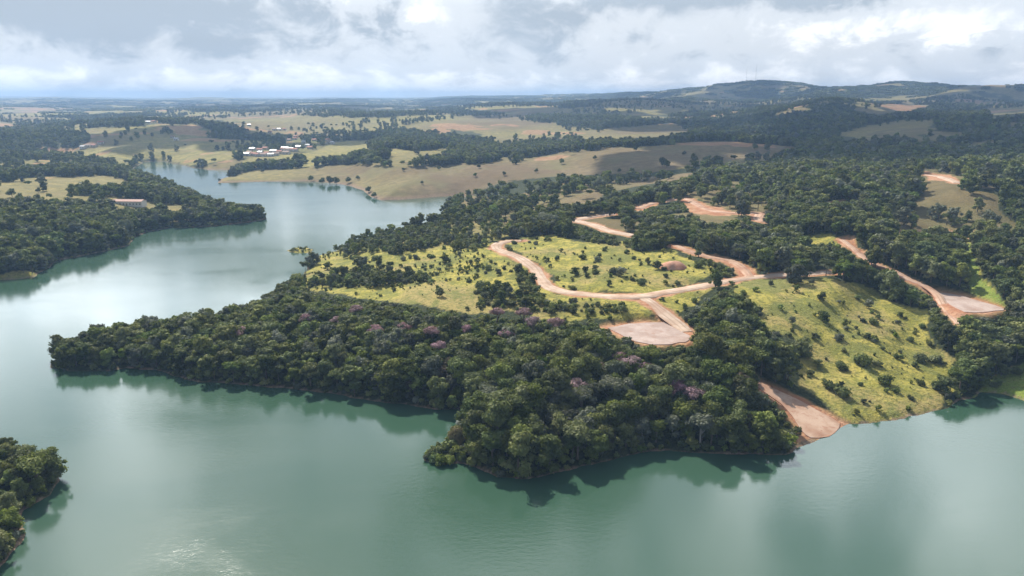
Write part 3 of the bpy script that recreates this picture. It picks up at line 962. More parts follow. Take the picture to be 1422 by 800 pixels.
def stand(x0, x1, y0, y1, s, dmin, dmax, inset):
    x, y = jittered(x0, x1, y0, y1, s)
    k = (np.abs(x / (y + XO)) < 1.0)
    x, y = x[k], y[k]
    z = sample(GZ, x, y); sd = sample(GSD, x, y); bare = sample(BARE, x, y)
    px, py, dist, tree, dry, md, mt = cover(x, y, z, sd)
    blocked = in_the_way(x, y, z, dist, tree, mt, (4.5, 8.0, 11.0))
    k = (~blocked) & (sd > inset) & (dist >= dmin) & (dist < dmax) & (rng.uniform(size=len(x)) < tree) & (bare < 0.12) & (px > -160) & (px < 1580)
    return x[k], y[k], z[k], sd[k], px[k], py[k], dist[k]


nx, ny, nz, nsd, npx, npy, nd = stand(-420, 480, 110, 560, 4.4, 100, 520, 0.6)
# islet at the lower left and the right-hand shore included; keep clear of individually placed plants below

tip = in_poly(npx, npy, [(575, 578), (648, 578), (660, 652), (575, 665)])
nx, ny, nz, nsd, npx, npy, nd = (v[~tip] for v in (nx, ny, nz, nsd, npx, npy, nd))
forest_pts = dict(x=nx, y=ny, z=nz, sd=nsd, px=npx, py=npy, d=nd)
order = np.argsort(nd)
main = [i for i in order if npx[i] > 40]
islet_i = [i for i in order if npx[i] <= 90 and npy[i] > 600]
NEAR_N = 290
near_sel = main[:NEAR_N]
near_set = set(near_sel) | set(islet_i)
rest = np.array([i for i in order if i not in near_set])

# ---------------- individual forest trees
PROTO = []
for i, (hue, knd, h, rad) in enumerate([("deep", "forest", 10.5, 4.5), ("deep", "forest", 12.0, 5.0), ("deep", "umbrella", 11.0, 4.6), ("olive", "forest", 10.0, 4.6),
                                        ("olive", "umbrella", 10.5, 4.8), ("olive", "forest", 12.0, 4.9), ("fresh", "forest", 9.5, 3.8), ("grey", "forest", 10.0, 4.0),
                                        ("grey", "umbrella", 9.5, 4.4), ("russet", "thin", 9.0, 3.4)]):
    tr, cr, _ = make_shape(knd, 500 + i, h * 0.95, rad * 0.9, 1900 if knd != "thin" else 600, 0.36, LEAF[hue], low=0.08, bark=PALEBARK if hue == "grey" else BARK, core=0.74 if knd != "thin" else 0.35)
    PROTO.append((hue, knd, tr, cr))
WORD = {"deep": "dark green", "olive": "olive green", "fresh": "bright green", "grey": "grey-green", "russet": "russet brown"}
PW = np.array([0.17, 0.14, 0.08, 0.15, 0.09, 0.11, 0.09, 0.08, 0.05, 0.04])


def place_tree(name, loc, rz, s, trunk, crown, label, cat, group):
    root = empty(name, loc, rz, s)
    tag(root, label, cat, group)
    link(bpy.data.objects.new("trunk", trunk), root)
    link(bpy.data.objects.new("crown", crown), root)
    return root


def zone(px, py, sd):
    edge = "at the waterline of" if sd < 7 else "in the thick of"
    if px < 400: return edge, "the narrow western arm"
    if px < 645: return edge, "the wooded middle bay"
    if px < 880: return edge, "the round headland"
    return edge, "the headland beside the boat ramp"


PINKS = [(522, 468), (690, 440), (728, 443), (740, 455), (772, 458), (843, 494), (878, 516), (892, 520), (932, 552), (940, 548), (496, 437), (830, 520), (560, 462), (600, 470), (612, 488), (650, 462), (705, 472), (860, 505), (470, 452), (800, 545), (960, 562), (425, 450), (330, 470)]
for i in near_sel:
    k = rng.choice(len(PROTO), p=PW)
    hue, knd, tr, cr = PROTO[k]
    e, zn = zone(npx[i], npy[i], nsd[i])
    s = (rng.uniform(0.55, 1.0) if rng.uniform() < 0.6 else rng.uniform(0.9, 1.28)) * (0.9 if nsd[i] < 5 else 1.0) * (0.92 if npx[i] < 400 else 1.0)
    shape = "flat-topped" if knd == "umbrella" else "thin-leaved" if knd == "thin" else "rounded"
    place_tree("forest_tree", (nx[i], ny[i], nz[i] - 0.1), rng.uniform(0, 6.28), (s * rng.uniform(0.9, 1.12), s * rng.uniform(0.9, 1.12), s), tr, cr,
               "%s %s forest tree %s %s" % (WORD[hue], shape, e, zn), "tree", "trees of the peninsula forest")
for i in islet_i:
    k = rng.choice([3, 5, 6, 0])
    hue, knd, tr, cr = PROTO[k]
    s = rng.uniform(0.45, 0.68)
    place_tree("forest_tree", (nx[i], ny[i], nz[i] - 0.1), rng.uniform(0, 6.28), s, tr, cr,
               "%s tree crowding the steep point at the lower left" % WORD[hue], "tree", "trees on the lower left point")
for j, (a, b_) in enumerate(PINKS):
    x, y, z = ground_at(a, b_ + 17)
    if j == 0:
        shp = [make_shape("umbrella", 600 + q, 9.8, 3.3, 900, 0.30, LEAF["pink"], 0.5, core=0.5) for q in range(2)]
    s = rng.uniform(0.88, 1.08)
    place_tree("flowering_tree", (x, y, z - 0.1), rng.uniform(0, 6.28), s, shp[j % 2][0], shp[j % 2][1],
               "tree in pink blossom rising out of the peninsula forest", "tree", "pink flowering trees in the forest")

# rest of the near forest
R_ = rest
scl = rng.uniform(0.72, 1.12, len(R_))
openw = in_poly(npx[R_], npy[R_], [(430, 370), (440, 345), (540, 305), (640, 288), (730, 285), (730, 330), (690, 345), (560, 360)])
scl = scl * np.where(npx[R_] < 1000, 0.86, 0.95)
scl = np.where(openw, scl * 0.72, scl)
inband = np.zeros(len(R_), bool)
for p in MEADOW_TREES: inband |= in_poly(npx[R_], npy[R_], p)
scl = np.where(inband, scl * 0.66, scl)
pk = rng.choice(8, len(R_), p=[0.18, 0.16, 0.14, 0.14, 0.14, 0.1, 0.07, 0.07])
pk = np.where(openw, rng.choice([2, 4, 5, 6, 7, 7, 2], len(R_)), pk)
scatter_object("forest", np.c_[nx[R_], ny[R_], nz[R_] - 0.2], np.repeat(scl[:, None], 3, 1), np.c_[0 * scl, 0 * scl, rng.uniform(0, 6.28, len(R_))], pk, lib_mid,
               "dense green forest over the back of the peninsula and round the meadows", "forest")
bx, by, bz, bsd, bpx, bpy_, bd = stand(-1300, 1500, 380, 1150, 6.0, 520, 1100, 2.0)
scl = rng.uniform(0.75, 1.15, len(bx))
left = bpx < 400
pk = rng.choice(8, len(bx), p=[0.2, 0.18, 0.14, 0.16, 0.12, 0.1, 0.04, 0.06])
for m_, lab in ((left, "dense low forest on the left shore of the lake"), (~left, "dark dense forest over the wooded rise behind the meadows")):
    scatter_object("forest", np.c_[bx, by, bz - 0.2][m_], np.repeat(scl[:, None], 3, 1)[m_], np.c_[0 * scl, 0 * scl, rng.uniform(0, 6.28, len(bx))][m_], pk[m_], lib_back, lab, "forest")
fx, fy, fz, fsd, fpx, fpy, fd = stand(-3400, 3400, 900, 3300, 9.5, 1100, 3200, 3.0)
scl = rng.uniform(0.6, 1.15, len(fx))
scatter_object("woodland", np.c_[fx, fy, fz - 0.2], np.repeat(scl[:, None], 3, 1), np.c_[0 * scl, 0 * scl, rng.uniform(0, 6.28, len(fx))], rng.choice(8, len(fx), p=[0.24, 0.22, 0.16, 0.16, 0.1, 0.08, 0.0, 0.04]),
               lib_back, "woods scattered between the pastures beyond the lake", "woodland")
hx, hy, hz, hsd, hpx, hpy, hd = stand(-9000, 9000, 2800, 9500, 30, 3200, 9500, 3.0)
scl = rng.uniform(0.45, 1.2, len(hx))
scatter_object("hill_forest", np.c_[hx, hy, hz - 0.3], np.c_[scl, scl, 0.62 * scl], np.c_[0 * scl, 0 * scl, rng.uniform(0, 6.28, len(hx))], rng.choice(4, len(hx)),
               lib_far, "far off forest covering the blue hills", "forest")
print("near", len(nx), "back", len(bx), "far", len(fx), "hill", len(hx), "islet", len(islet_i))

# ---------------- scrub in the meadows
mx_, my_ = jittered(-300, 480, 170, 560, 2.6)
mz_ = sample(GZ, mx_, my_); msd = sample(GSD, mx_, my_); mb_ = sample(BARE, mx_, my_)
qx, qy, qd, qt, qdry, qm, qmt = cover(mx_, my_, mz_, msd)
nn = fbm(mx_, my_, 30, 3, 301)
k = qm & (msd > 0.3) & (mb_ < 0.1) & (rng.uniform(size=len(mx_)) < np.clip(0.16 + 0.7 * nn, 0.02, 0.5) * np.where(qx < 700, 1.1, np.where(qx > 1000, 0.42, 0.5)))
k2 = (sd_isle(mx_, my_) > 0) & (rng.uniform(size=len(mx_)) < 0.8)
k |= k2
n = k.sum()
scl = 0.35 + 1.5 * rng.uniform(0, 1, n) ** 2.6
scatter_object("scrub", np.c_[mx_, my_, mz_][k], np.repeat(scl[:, None], 3, 1), np.c_[0 * scl, 0 * scl, rng.uniform(0, 6.28, n)], rng.choice(5, n, p=[0.3, 0.2, 0.15, 0.25, 0.1]), lib_scrub,
               "low scrub and tufts dotted over the yellow-green meadows", "scrub")

# ---------------- undergrowth along the banks and the forest's edges
ux_, uy_ = jittered(-330, 480, 120, 620, 2.7)
uz_ = sample(GZ, ux_, uy_); usd = sample(GSD, ux_, uy_); ub_ = sample(BARE, ux_, uy_)
qx, qy, qd, qt, qdry, qm, qmt = cover(ux_, uy_, uz_, usd)
tall = in_the_way(ux_, uy_, uz_, qd, qt, qmt, (4.5, 8.0))
low = in_the_way(ux_, uy_, uz_, qd, qt, qmt, (2.2,))
k = ((qt > 0.5) | (qmt & (rng.uniform(size=len(ux_)) < 0.5))) & (usd > 0.1) & (ub_ < 0.15) & ~low & (tall | (usd < 6) | qmt) & (qx > -60) & (qx < 1500)
n = k.sum()
scl = rng.uniform(1.2, 2.5, n) * np.where(usd[k] < 2, 0.8, 1)
scatter_object("undergrowth", np.c_[ux_, uy_, uz_ - 0.15][k], np.repeat(scl[:, None], 3, 1), np.c_[0 * scl, 0 * scl, rng.uniform(0, 6.28, n)], rng.choice(5, n, p=[0.34, 0.1, 0.16, 0.05, 0.35]), lib_under,
               "green undergrowth along the wooded banks and forest edges", "undergrowth")
print("under", n)

# ---------------- single bushes and small trees of the meadows: foot pixel, width in pixels
BUSH = [(480, 359, 8), (493, 363, 11), (503, 366, 14), (455, 375, 14), (578, 360, 10), (600, 358, 11), (618, 366, 12), (638, 358, 9), (606, 382, 9), (598, 392, 9), (653, 366, 7), (664, 370, 9),
        (678, 375, 14), (692, 382, 9), (652, 392, 8), (668, 404, 24), (610, 412, 15), (634, 347, 22), (658, 348, 14), (714, 339, 10), (744, 340, 9), (760, 334, 7), (721, 381, 18), (738, 395, 20),
        (773, 362, 7), (757, 362, 9), (810, 360, 12), (830, 363, 12), (798, 383, 14), (826, 380, 14), (816, 385, 9), (852, 380, 14), (862, 383, 14), (846, 397, 8), (795, 402, 12), (891, 395, 17), (899, 367, 10),
        (911, 374, 15), (925, 385, 9), (970, 371, 15), (985, 372, 12), (1070, 397, 8), (1106, 406, 9), (1126, 392, 9), (1142, 418, 13), (1165, 420, 7), (1190, 415, 10), (1206, 428, 12), (1212, 450, 12),
        (1145, 447, 15), (1173, 452, 9), (1164, 472, 14), (1110, 491, 27), (1196, 506, 22), (1218, 508, 15), (1168, 513, 18), (1228, 533, 22), (1150, 540, 18), (1172, 551, 22), (1215, 472, 7),
        (1172, 490, 8), (1194, 535, 8), (1079, 465, 10), (1096, 467, 8), (1278, 502, 20), (1296, 503, 18), (1310, 545, 30), (1332, 540, 26), (1240, 462, 9), (1264, 474, 9), (1250, 440, 9), (1235, 415, 10),
        (540, 368, 9), (560, 362, 10), (528, 372, 12), (690, 395, 10), (700, 410, 14), (625, 372, 8), (588, 372, 9), (640, 378, 8), (712, 424, 16), (780, 350, 7), (870, 352, 9), (880, 360, 8), (940, 395, 10),
        (1032, 410, 10), (1050, 405, 9), (1085, 430, 8), (1100, 450, 9), (1130, 470, 9), (1125, 520, 14), (1135, 510, 12), (1205, 470, 8), (1225, 485, 8), (1250, 500, 8), (1245, 545, 9), (1265, 555, 9),
        (1200, 560, 8), (1190, 575, 8), (1220, 572, 10), (1290, 480, 10), (1302, 470, 12), (1280, 455, 10), (965, 420, 12), (950, 430, 10), (920, 418, 8), (1015, 398, 9), (1390, 522, 14), (1412, 520, 12), (1365, 536, 14)]
SHB = []
for i, hue in enumerate(["deep", "deep", "olive", "grey", "olive", "fresh"]):
    for knd in ("bush", "forest"):
        SHB.append((hue, knd) + make_shape(knd, 700 + 2 * i + (knd == "bush"), 3.0 if knd == "bush" else 4.4, 2.2, 520, 0.28, LEAF[hue], 0.12, trunk_r=0.1, core=0.78)[:2])


def meadow_zone(px, py):
    if px < 700 and py < 440: return "west meadow between forest and road"
    if px < 1010 and py < 405: return "upper meadow inside the road bend"
    if px > 1345: return "green bank right of the lake"
    if px < 1000: return "grassy wedge beside the road junction"
    return "right meadow sloping to the water"


MORE = []
for a, b_, wpx in BUSH:
    for q in range(rng.choice([0, 0, 1, 1, 2])):
        MORE.append((a + rng.uniform(-1.1, 1.1) * wpx, b_ + rng.uniform(-0.35, 0.35) * wpx, wpx * rng.uniform(0.35, 0.7)))
for j, (a, b_, wpx) in enumerate(BUSH + MORE):
    x, y, z = ground_at(a, b_)
    if z < 0.3 or sample(BARE, np.array([x]), np.array([y]))[0] > 0.3: continue
    w = wpx * math.hypot(x, y, HC - z) / F
    hue, knd, tr, cr = SHB[rng.integers(len(SHB)) if wpx < 16 else rng.choice([0, 1, 2, 3, 4, 8])]
    s = w / 4.2
    size = "tiny" if w < 3.4 else "small" if w < 5 else "broad" if w < 8 else "large"
    form = "bush" if knd == "bush" else "bushy tree"
    place_tree("bush" if knd == "bush" else "small_tree", (x, y, z - 0.05), rng.uniform(0, 6.28), (s * rng.uniform(0.85, 1.25), s * rng.uniform(0.75, 1.05), s * rng.uniform(0.62, 1.05)), tr, cr,
               "%s %s %s on the %s" % (size, WORD[hue], form, meadow_zone(a, b_)), "bush" if knd == "bush" else "tree", "bushes and small trees on the meadows")

# marked single trees
tr, cr, _ = make_shape("forest", 811, 9.5, 5.2, 2000, 0.34, LEAF["grey"], 0.1, bark=BARK, core=0.8)
x, y, z = ground_at(1104, 393)
place_tree("roadside_tree", (x, y, z - 0.1), 0.6, 0.95, tr, cr, "big spreading grey-green tree standing alone beside the dirt road", "tree", None)
tr, cr, _ = make_shape("bush", 812, 4.0, 2.0, 300, 0.28, LEAF["silver"], core=0.6)
x, y = on_plane(637, 592)
place_tree("silvery_shrub", (x, y, max(0.1, float(sample(GZ, np.array([x]), np.array([y]))[0]))), 0, 0.6, tr, cr, "small whitish shrub at the water in the notch of the headland", "shrub", None)
tr, cr, _ = make_shape("bush", 813, 6.5, 4.0, 1300, 0.3, LEAF["tan"], core=0.8)
x, y = on_plane(634, 624)
place_tree("tan_bush", (x, y, max(0.1, float(sample(GZ, np.array([x]), np.array([y]))[0])) - 0.1), 0, (0.85, 0.85, 1.0), tr, cr, "tan feathery bush at the western tip of the round headland", "bush", None)
tr, cr, _ = make_shape("bush", 814, 3.0, 2.6, 700, 0.3, LEAF["fresh"], core=0.8)
for a, b_, s in ((602, 640, 0.8), (612, 644, 0.9), (625, 644, 0.8), (597, 634, 0.7), (640, 640, 0.7)):
    x, y = on_plane(a, b_)
    place_tree("bush", (x, y, 0.1), rng.uniform(0, 6), s, tr, cr, "bright green bush hanging over the water at the headland's western tip", "bush", "bushes at the headland tip")
for a, b_, s in ((409, 348, 0.28), (420, 347, 0.38), (430, 348, 0.34), (403, 349, 0.25)):
    x, y = on_plane(a, b_)
    place_tree("bush", (x, y, 0.3), rng.uniform(0, 6), s, tr, cr, "green bush on the tiny island off the peninsula", "bush", "bushes on the tiny island")

# lone trees on the far pastures
tr, cr, _ = make_shape("forest", 820, 9.0, 4.6, 240, 0.8, LEAF["deep"], 0.3)
FARTREE = [(458, 256, 11), (448, 256, 9), (467, 256, 10), (484, 254, 8), (497, 250, 6), (432, 252, 8), (512, 268, 9), (520, 275, 8), (637, 226, 6), (640, 274, 7), (586, 256, 5), (660, 246, 6), (665, 234, 6), (700, 244, 6),
           (745, 240, 6), (780, 228, 8), (826, 222, 6), (883, 210, 7), (920, 232, 13), (926, 233, 10), (950, 216, 6), (1048, 208, 8), (1068, 203, 8), (1045, 223, 5), (985, 222, 6), (860, 240, 6), (700, 285, 8),
           (716, 280, 9), (768, 262, 7), (790, 272, 8), (646, 312, 14), (672, 296, 10), (690, 300, 9), (17, 274, 10), (28, 278, 8), (54, 268, 6), (380, 230, 9), (413, 228, 14), (420, 226, 12), (375, 229, 8),
           (340, 240, 5), (305, 252, 4), (365, 240, 5), (440, 236, 5), (560, 238, 5), (610, 236, 5), (680, 262, 8), (730, 258, 9)]
for a, b_, wpx in FARTREE:
    x, y, z = ground_at(a, b_)
    s = wpx * math.hypot(x, y) / F / 9.0
    where = "at the water's edge of the brown pasture" if z < 4 else "on the brown pasture across the lake"
    if a < 100: where = "on the pasture of the left shore"
    place_tree("pasture_tree", (x, y, z - 0.1), rng.uniform(0, 6.28), s, tr, cr, "dark lone tree standing %s" % where, "tree", "lone trees on the far pastures")

# ---------------- earth mound
mb = MB()
x, y, z = ground_at(934, 371)
m_r, m_h = 6.4, 2.9
rings, seg = 9, 28
V, Q = [], []
for i in range(rings + 1):
    q = i / rings
    for k_ in range(seg):
        a = 2 * math.pi * k_ / seg
        rr = m_r * q * (1 + 0.12 * math.sin(2 * a + 1) + 0.06 * math.sin(5 * a))
        V.append((rr * math.cos(a), rr * math.sin(a), m_h * (1 - q ** 2.4) * (1 + 0.16 * q * math.sin(2 * a + 0.6) + 0.10 * q * math.sin(3 * a + 4 * q)) + rng.uniform(-0.16, 0.16) * q - 0.25 * q))
for i in range(rings):
    for k_ in range(seg):
        Q.append((i * seg + k_, (i + 1) * seg + k_, (i + 1) * seg + (k_ + 1) % seg, i * seg + (k_ + 1) % seg))
me = mesh_np("earth_mound", V, Q, mats=[M_RED], smooth=True)
o = link(bpy.data.objects.new("earth_mound", me)); o.location = (x, y, z)
tag(o, "rounded mound of red earth dumped at the edge of the upper meadow", "earth mound")

# ---------------- houses
M_WHITE = plain("wall_white", (0.62, 0.60, 0.56), 0.8, 0.08)
M_CREAM = plain("wall_cream", (0.56, 0.50, 0.42), 0.8, 0.1)
M_TILE = plain("roof_tile_red", (0.33, 0.13, 0.085), 0.85, 0.25)
M_FADED = plain("roof_tile_faded", (0.42, 0.26, 0.21), 0.85, 0.2)
M_TILEO = plain("roof_tile_brown", (0.30, 0.20, 0.15), 0.85, 0.25)
M_ZINC = plain("roof_sheet_grey", (0.37, 0.38, 0.39), 0.5, 0.12)
M_DARK = plain("opening_dark", (0.045, 0.05, 0.055), 0.4, 0.1)
M_DOOR = plain("door_wood", (0.16, 0.10, 0.06), 0.6, 0.2)


def house(name, loc, rz, w, d, h, rise, wall, roof, label, group, nwin=2):
    root = empty(name, loc, rz)
    tag(root, label, "house", group)
    m = MB(); m.box(-w / 2, -d / 2, -1.2, w / 2, d / 2, h)
    for s in (-1, 1):
        m.face([(s * w / 2, -d / 2, h), (s * w / 2, d / 2, h), (s * w / 2, 0, h + rise)])
    m.obj("wall", wall, root)
    m = MB(); e = 0.5
    sl = rise / (d / 2)
    for s in (-1, 1):
        y0, z0 = s * (d / 2 + e), h - e * sl + 0.06
        a = [(-w / 2 - e, y0, z0), (w / 2 + e, y0, z0), (w / 2 + e, 0, h + rise + 0.06), (-w / 2 - e, 0, h + rise + 0.06)]
        up = [(p[0], p[1], p[2] + 0.18) for p in a]
        m.face(a); m.face(up[::-1])
        for i in range(4): m.face([a[i], a[(i + 1) % 4], up[(i + 1) % 4], up[i]])
    m.obj("roof", roof, root)
    for s in (-1, 1):
        for i in range(nwin):
            xx = (i + 0.5) / nwin * w - w / 2
            m = MB()
            if i == nwin // 2:
                m.box(xx - 0.5, s * d / 2 - 0.04, 0, xx + 0.5, s * d / 2 + 0.05, 2.1); m.obj("door", M_DOOR, root)
            else:
                m.box(xx - 0.6, s * d / 2 - 0.04, 1.0, xx + 0.6, s * d / 2 + 0.05, 2.1); m.obj("window", M_DARK, root)
    return root


x, y, z = ground_at(180, 285)
house("farmhouse", (x, y, z), R(-4), 27, 8, 3.8, 1.2, M_WHITE, M_FADED, "long white farm building with a faded red roof on the left shore", None, 9)
for j, (a, b_) in enumerate(VIL):
    x, y, z = ground_at(a, b_)
    wall, roof, wd_ = [(M_WHITE, M_ZINC, "white house with a grey sheet roof"), (M_WHITE, M_TILEO, "white house with a brown tiled roof"), (M_CREAM, M_TILE, "cream house with a red tiled roof"),
                       (M_WHITE, M_TILE, "white house with a red tiled roof")][j % 4 if j % 7 else 0]
    big = 1.5 if j in (12, 13) else 1.0
    where = "in the village across the lake" if 330 < a < 440 and b_ > 189 else "on the slope above the village" if 330 < a < 480 else "among the far fields on the left"
    house("house", (x, y, z + 0.2), rng.uniform(-0.5, 0.5), rng.uniform(7, 11) * big, rng.uniform(6, 8), 3.2, 1.6, wall, roof, wd_ + " " + where, "houses of the far village", 2)

# ---------------- radio masts
M_STEEL = plain("mast_steel", (0.35, 0.36, 0.38), 0.5, 0.1)
for a, hgt, lab in ((1034, 72, "shorter thin radio mast on the crest of the highest hill"), (1047, 92, "taller thin radio mast on the crest of the highest hill")):
    u = (a - 711) / F * CP
    ys = np.linspace(3500, 7000, 300); xs = u * ys
    zs = sample(GZ, xs, ys)
    k_ = np.argmax((zs - HC) / ys)
    root = empty("radio_mast", (xs[k_], ys[k_], zs[k_] + 4))
    tag(root, lab, "mast", "radio masts on the hill")
    m = MB()
    for sx, sy in ((-1, -1), (1, -1), (1, 1), (-1, 1)):
        m.tube([(sx * 1.6, sy * 1.6, -6), (sx * 0.35, sy * 0.35, hgt)], [0.13, 0.08], 4)
    for zz in np.arange(0, hgt - 4, 5.0):
        w0 = 1.6 - 1.25 * (zz + 6) / (hgt + 6); w1 = 1.6 - 1.25 * (zz + 11) / (hgt + 6)
        m.tube([(-w0, -w0, zz), (w1, -w1, zz + 5)], [0.05, 0.05], 4); m.tube([(w0, w0, zz), (-w1, w1, zz + 5)], [0.05, 0.05], 4)
    m.obj("tower", M_STEEL, root)
    m = MB(); m.tube([(0, 0, hgt), (0, 0, hgt + 5)], [0.15, 0.06], 4); m.obj("antenna", M_STEEL, root)

# ------------------------------------------------------------------ clouds overhead that shade the far country
import bmesh
cm, t = new_mat("cloud_white")
out = t.n("ShaderNodeOutputMaterial")
df = t.n("ShaderNodeBsdfDiffuse"); df.inputs[0].default_value = (0.86, 0.87, 0.88, 1)
tl = t.n("ShaderNodeBsdfTranslucent"); tl.inputs[0].default_value = (0.86, 0.87, 0.88, 1)
mx = t.n("ShaderNodeMixShader"); mx.inputs[0].default_value = 0.4
t.l(df.outputs[0], mx.inputs[1]); t.l(tl.outputs[0], mx.inputs[2]); t.l(mx.outputs[0], out.inputs[0])
bmi = bmesh.new(); bmesh.ops.create_icosphere(bmi, subdivisions=3, radius=1)
IV = np.array([v.co[:] for v in bmi.verts]); IF = np.array([[v.index for v in f.verts] for f in bmi.faces]); bmi.free()
CLOUDS = [(60, 1750, 900, 330, 260), (200, 1960, 900, 330, 240), (-60, 1570, 900, 260, 160), (120, 1660, 900, 240, 170), (-1000, 2240, 900, 330, 200), (330, 2330, 900, 520, 330), (1050, 2650, 900, 420, 300), (1500, 3350, 920, 620, 360), (350, 3450, 900, 520, 330), (2050, 4250, 900, 650, 420), (980, 4500, 950, 640, 420),
          (2900, 4900, 950, 500, 420), (200, 5150, 1000, 620, 330), (700, 6700, 1400, 1000, 700), (-900, 6900, 1400, 800, 600), (2500, 7000, 1400, 900, 700), (-2700, 7100, 1400, 900, 600),
          (4300, 7000, 1400, 900, 700), (-1450, 4500, 950, 620, 330), (-2700, 5300, 1000, 800, 420), (-560, 5300, 1000, 480, 330), (-300, 3050, 850, 420, 240), (-500, 3950, 900, 330, 220), (-3900, 6600, 1300, 900, 500)]
for (cx_, cy_, cz_, rx, ry) in CLOUDS:
    V, T, nv = [], [], 0
    nb = 26
    for i in range(nb):
        a, q = rng.uniform(0, 6.28), math.sqrt(rng.uniform())
        rad = (0.34 - 0.17 * q) * math.sqrt(rx * ry) * rng.uniform(0.75, 1.25)
        c = np.array([q * math.cos(a) * rx, q * math.sin(a) * ry, 0.25 * rad])
        p = IV * rad
        dn = fbm(p[:, 0] + c[0] + p[:, 2] * 0.7, p[:, 1] + c[1] - p[:, 2] * 0.7, rad * 0.7, 3, 500 + i)
        p = p * (1 + 0.28 * dn)[:, None] + c
        p[:, 2] = np.where(p[:, 2] < 0, p[:, 2] * 0.15, p[:, 2] * 0.8)
        V.append(p + (cx_, cy_, cz_)); T.append(IF + nv); nv += len(IV)
    me = mesh_np("cloud", np.concatenate(V), None, np.concatenate(T), [cm], smooth=True)
    tag(link(bpy.data.objects.new("cloud", me)), "white cumulus cloud drifting over the far country", "cloud", "clouds over the far country", kind="structure")

# ------------------------------------------------------------------ air
HAZE_TOP = float(GZ.max()) + 30
hz_m, t = new_mat("haze")
out = t.n("ShaderNodeOutputMaterial")
pv = t.n("ShaderNodeVolumePrincipled", i_Density=1.4e-4, i_Anisotropy=0.0)
pv.inputs["Color"].default_value = (0.42, 0.64, 1.0, 1)
t.l(pv.outputs[0], out.inputs["Volume"])
m = MB(); m.box(-17500, -1200, -6.5, 17500, 16300, max(HAZE_TOP, 230))
tag(m.obj("haze", hz_m), "pale blue haze of the distance", "haze", kind="stuff")

# ------------------------------------------------------------------ light
SUN_EL, SUN_AZ = R(44), R(-27)          # in front of the camera, to the left
sd_ = bpy.data.lights.new("sun", "SUN"); sd_.energy = 4.8; sd_.angle = R(0.6); sd_.color = (1.0, 0.93, 0.82)
so = link(bpy.data.objects.new("sun", sd_))
so.rotation_euler = (R(90) - SUN_EL, 0, math.pi - SUN_AZ)
# (lamp shines down its -Z: elevation SUN_EL, coming from azimuth SUN_AZ off +Y)
from mathutils import Vector
sdir = Vector((math.sin(SUN_AZ) * math.cos(SUN_EL), math.cos(SUN_AZ) * math.cos(SUN_EL), math.sin(SUN_EL)))
so.rotation_euler = sdir.to_track_quat("Z", "Y").to_euler()

w = bpy.data.worlds.new("World"); sc.world = w; w.use_nodes = True
t = NT(w.node_tree)
out = t.n("ShaderNodeOutputWorld")
sky = t.n("ShaderNodeTexSky", sky_type="NISHITA", sun_disc=False, sun_elevation=SUN_EL, sun_rotation=SUN_AZ, altitude=800, air_density=1.0, dust_density=1.5)
bg = t.n("ShaderNodeBackground", i_Strength=0.10); t.l(sky.outputs[0], bg.inputs[0])
tc = t.n("ShaderNodeTexCoord"); D = tc.outputs["Generated"]
sp = t.n("ShaderNodeSeparateXYZ"); t.l(D, sp.inputs[0])
X, Y, Z = sp.outputs
el = t.math("ARCSINE", Z)
az = t.math("ARCTAN2", X, Y)
cv = t.n("ShaderNodeCombineXYZ")
# cloud decks seen from below: the noise is squeezed towards the horizon
den = t.math("ADD", t.math("MAXIMUM", el, 0.0), 0.22)
lg = t.math("LOGARITHM", den, math.e)
t.l(t.math("MULTIPLY", az, 4.8), cv.inputs[0]); t.l(t.math("MULTIPLY", lg, 2.3), cv.inputs[1])
big = t.noise(cv.outputs[0], 0.85, 3, 0.5, 0.3)
fine = t.noise(cv.outputs[0], 3.2, 9, 0.60, 0.35)
wisp = t.noise(t.vmul(cv.outputs[0], (1.0, 1.3, 1.0)), 7.0, 8, 0.65, 0.8)


azw = t.math("ADD", az, t.math("MULTIPLY", t.math("SUBTRACT", fine, 0.5), 0.16))
elw = t.math("ADD", el, t.math("MULTIPLY", t.math("SUBTRACT", wisp, 0.5), 0.05))


def spot(a0, e0, wa, we, amt):
    """a cloud mass or added glow lobe about azimuth a0, elevation e0 (radians)"""
    da = t.math("DIVIDE", t.math("SUBTRACT", azw, a0), wa); de = t.math("DIVIDE", t.math("SUBTRACT", elw, e0), we)
    q = t.math("ADD", t.math("MULTIPLY", da, da), t.math("MULTIPLY", de, de))
    return t.math("MULTIPLY", t.math("EXPONENT", t.math("MULTIPLY", q, -1.0)), amt)


def pxa(px): return math.atan((px - 711) / F * CP)
def pxe(py): return math.atan((137 - py) / F * CP)


# brightness field: grey cloud bases (-) and sunlit white billows (+)
fld = t.math("ADD", t.math("MULTIPLY", t.math("SUBTRACT", big, 0.5), 0.9), t.math("MULTIPLY", t.math("SUBTRACT", fine, 0.5), 1.9))
fld = t.math("ADD", fld, t.math("MULTIPLY", t.math("SUBTRACT", wisp, 0.5), 0.4))
for s_ in (spot(pxa(250), pxe(35), 0.30, 0.045, -0.50), spot(pxa(30), pxe(20), 0.2, 0.05, -0.2), spot(pxa(590), pxe(20), 0.075, 0.040, 0.75), spot(pxa(740), pxe(30), 0.10, 0.05, -0.35),
           spot(pxa(1080), pxe(5), 0.22, 0.028, -0.55), spot(pxa(1240), pxe(52), 0.12, 0.028, 0.55), spot(pxa(1340), pxe(85), 0.10, 0.02, -0.25), spot(pxa(300), pxe(112), 0.5, 0.022, 0.30), spot(pxa(950), pxe(95), 0.30, 0.03, 0.12)):
    fld = t.math("ADD", fld, s_)
lowb = t.remap(el, 0.0, 0.055, 0.42, 0.0)
fld = t.math("ADD", fld, lowb)
f1 = t.remap(fld, -0.45, 0.08, 0, 1)
f2 = t.remap(fld, 0.14, 0.75, 0, 1)
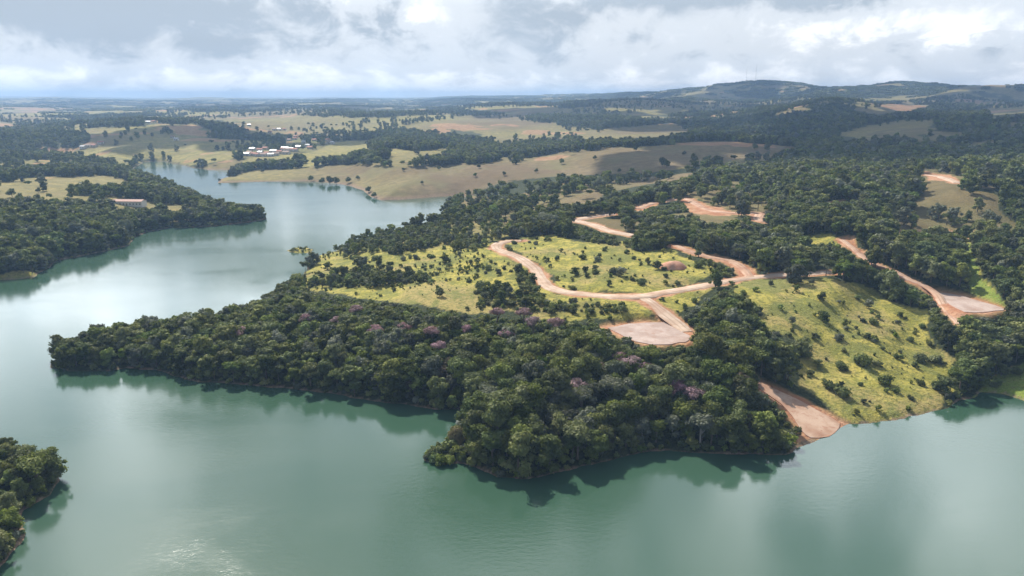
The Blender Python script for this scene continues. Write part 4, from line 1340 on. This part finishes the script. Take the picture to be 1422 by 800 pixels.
cc = t.mix(f1, (0.39, 0.45, 0.515), (0.66, 0.70, 0.74))
cc = t.mix(f2, cc, (1.08, 1.08, 1.08))
# higher up the deck thins and blue shows
# sky above the view brightened towards the sun, added so the water reflects more
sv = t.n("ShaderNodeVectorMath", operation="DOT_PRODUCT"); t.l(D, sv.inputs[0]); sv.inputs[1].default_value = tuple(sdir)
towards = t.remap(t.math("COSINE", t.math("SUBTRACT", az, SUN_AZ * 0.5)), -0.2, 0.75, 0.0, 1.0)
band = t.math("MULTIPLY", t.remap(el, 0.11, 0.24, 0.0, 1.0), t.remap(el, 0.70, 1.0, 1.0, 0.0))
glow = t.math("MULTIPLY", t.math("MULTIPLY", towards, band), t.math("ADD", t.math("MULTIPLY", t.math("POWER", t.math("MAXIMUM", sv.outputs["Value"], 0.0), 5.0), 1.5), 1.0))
bright = spot(R(-30), R(16), 0.55, 0.16, 2.0)  # added lobe on the left, makes the lake mirror paler there
glow = t.math("ADD", glow, t.math("MULTIPLY", spot(R(30), R(27), 0.22, 0.12, 2.6), t.remap(fine, 0.3, 0.62, 0.5, 1.3)))  # added lobe on the right, for a bright reflection on the water
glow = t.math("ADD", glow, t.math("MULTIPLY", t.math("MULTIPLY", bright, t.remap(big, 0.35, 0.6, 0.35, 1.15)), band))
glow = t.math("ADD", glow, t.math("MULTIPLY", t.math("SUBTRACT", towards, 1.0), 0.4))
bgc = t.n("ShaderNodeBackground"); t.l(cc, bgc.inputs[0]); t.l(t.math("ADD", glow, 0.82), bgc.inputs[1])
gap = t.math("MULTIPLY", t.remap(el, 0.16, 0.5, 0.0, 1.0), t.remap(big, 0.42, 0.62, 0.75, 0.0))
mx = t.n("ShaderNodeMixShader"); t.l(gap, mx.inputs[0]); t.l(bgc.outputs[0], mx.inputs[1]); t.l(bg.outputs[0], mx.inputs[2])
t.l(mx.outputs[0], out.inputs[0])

# ------------------------------------------------------------------ picture
sc.view_settings.view_transform = "Standard"
sc.view_settings.look = "None"
sc.view_settings.exposure = 0.68
sc.view_settings.gamma = 1.0
sc.cycles.use_denoising = True
sc.cycles.max_bounces = 6
sc.cycles.diffuse_bounces = 3
sc.cycles.glossy_bounces = 3
sc.cycles.transparent_max_bounces = 6
sc.cycles.volume_bounces = 1
sc.cycles.sample_clamp_indirect = 4
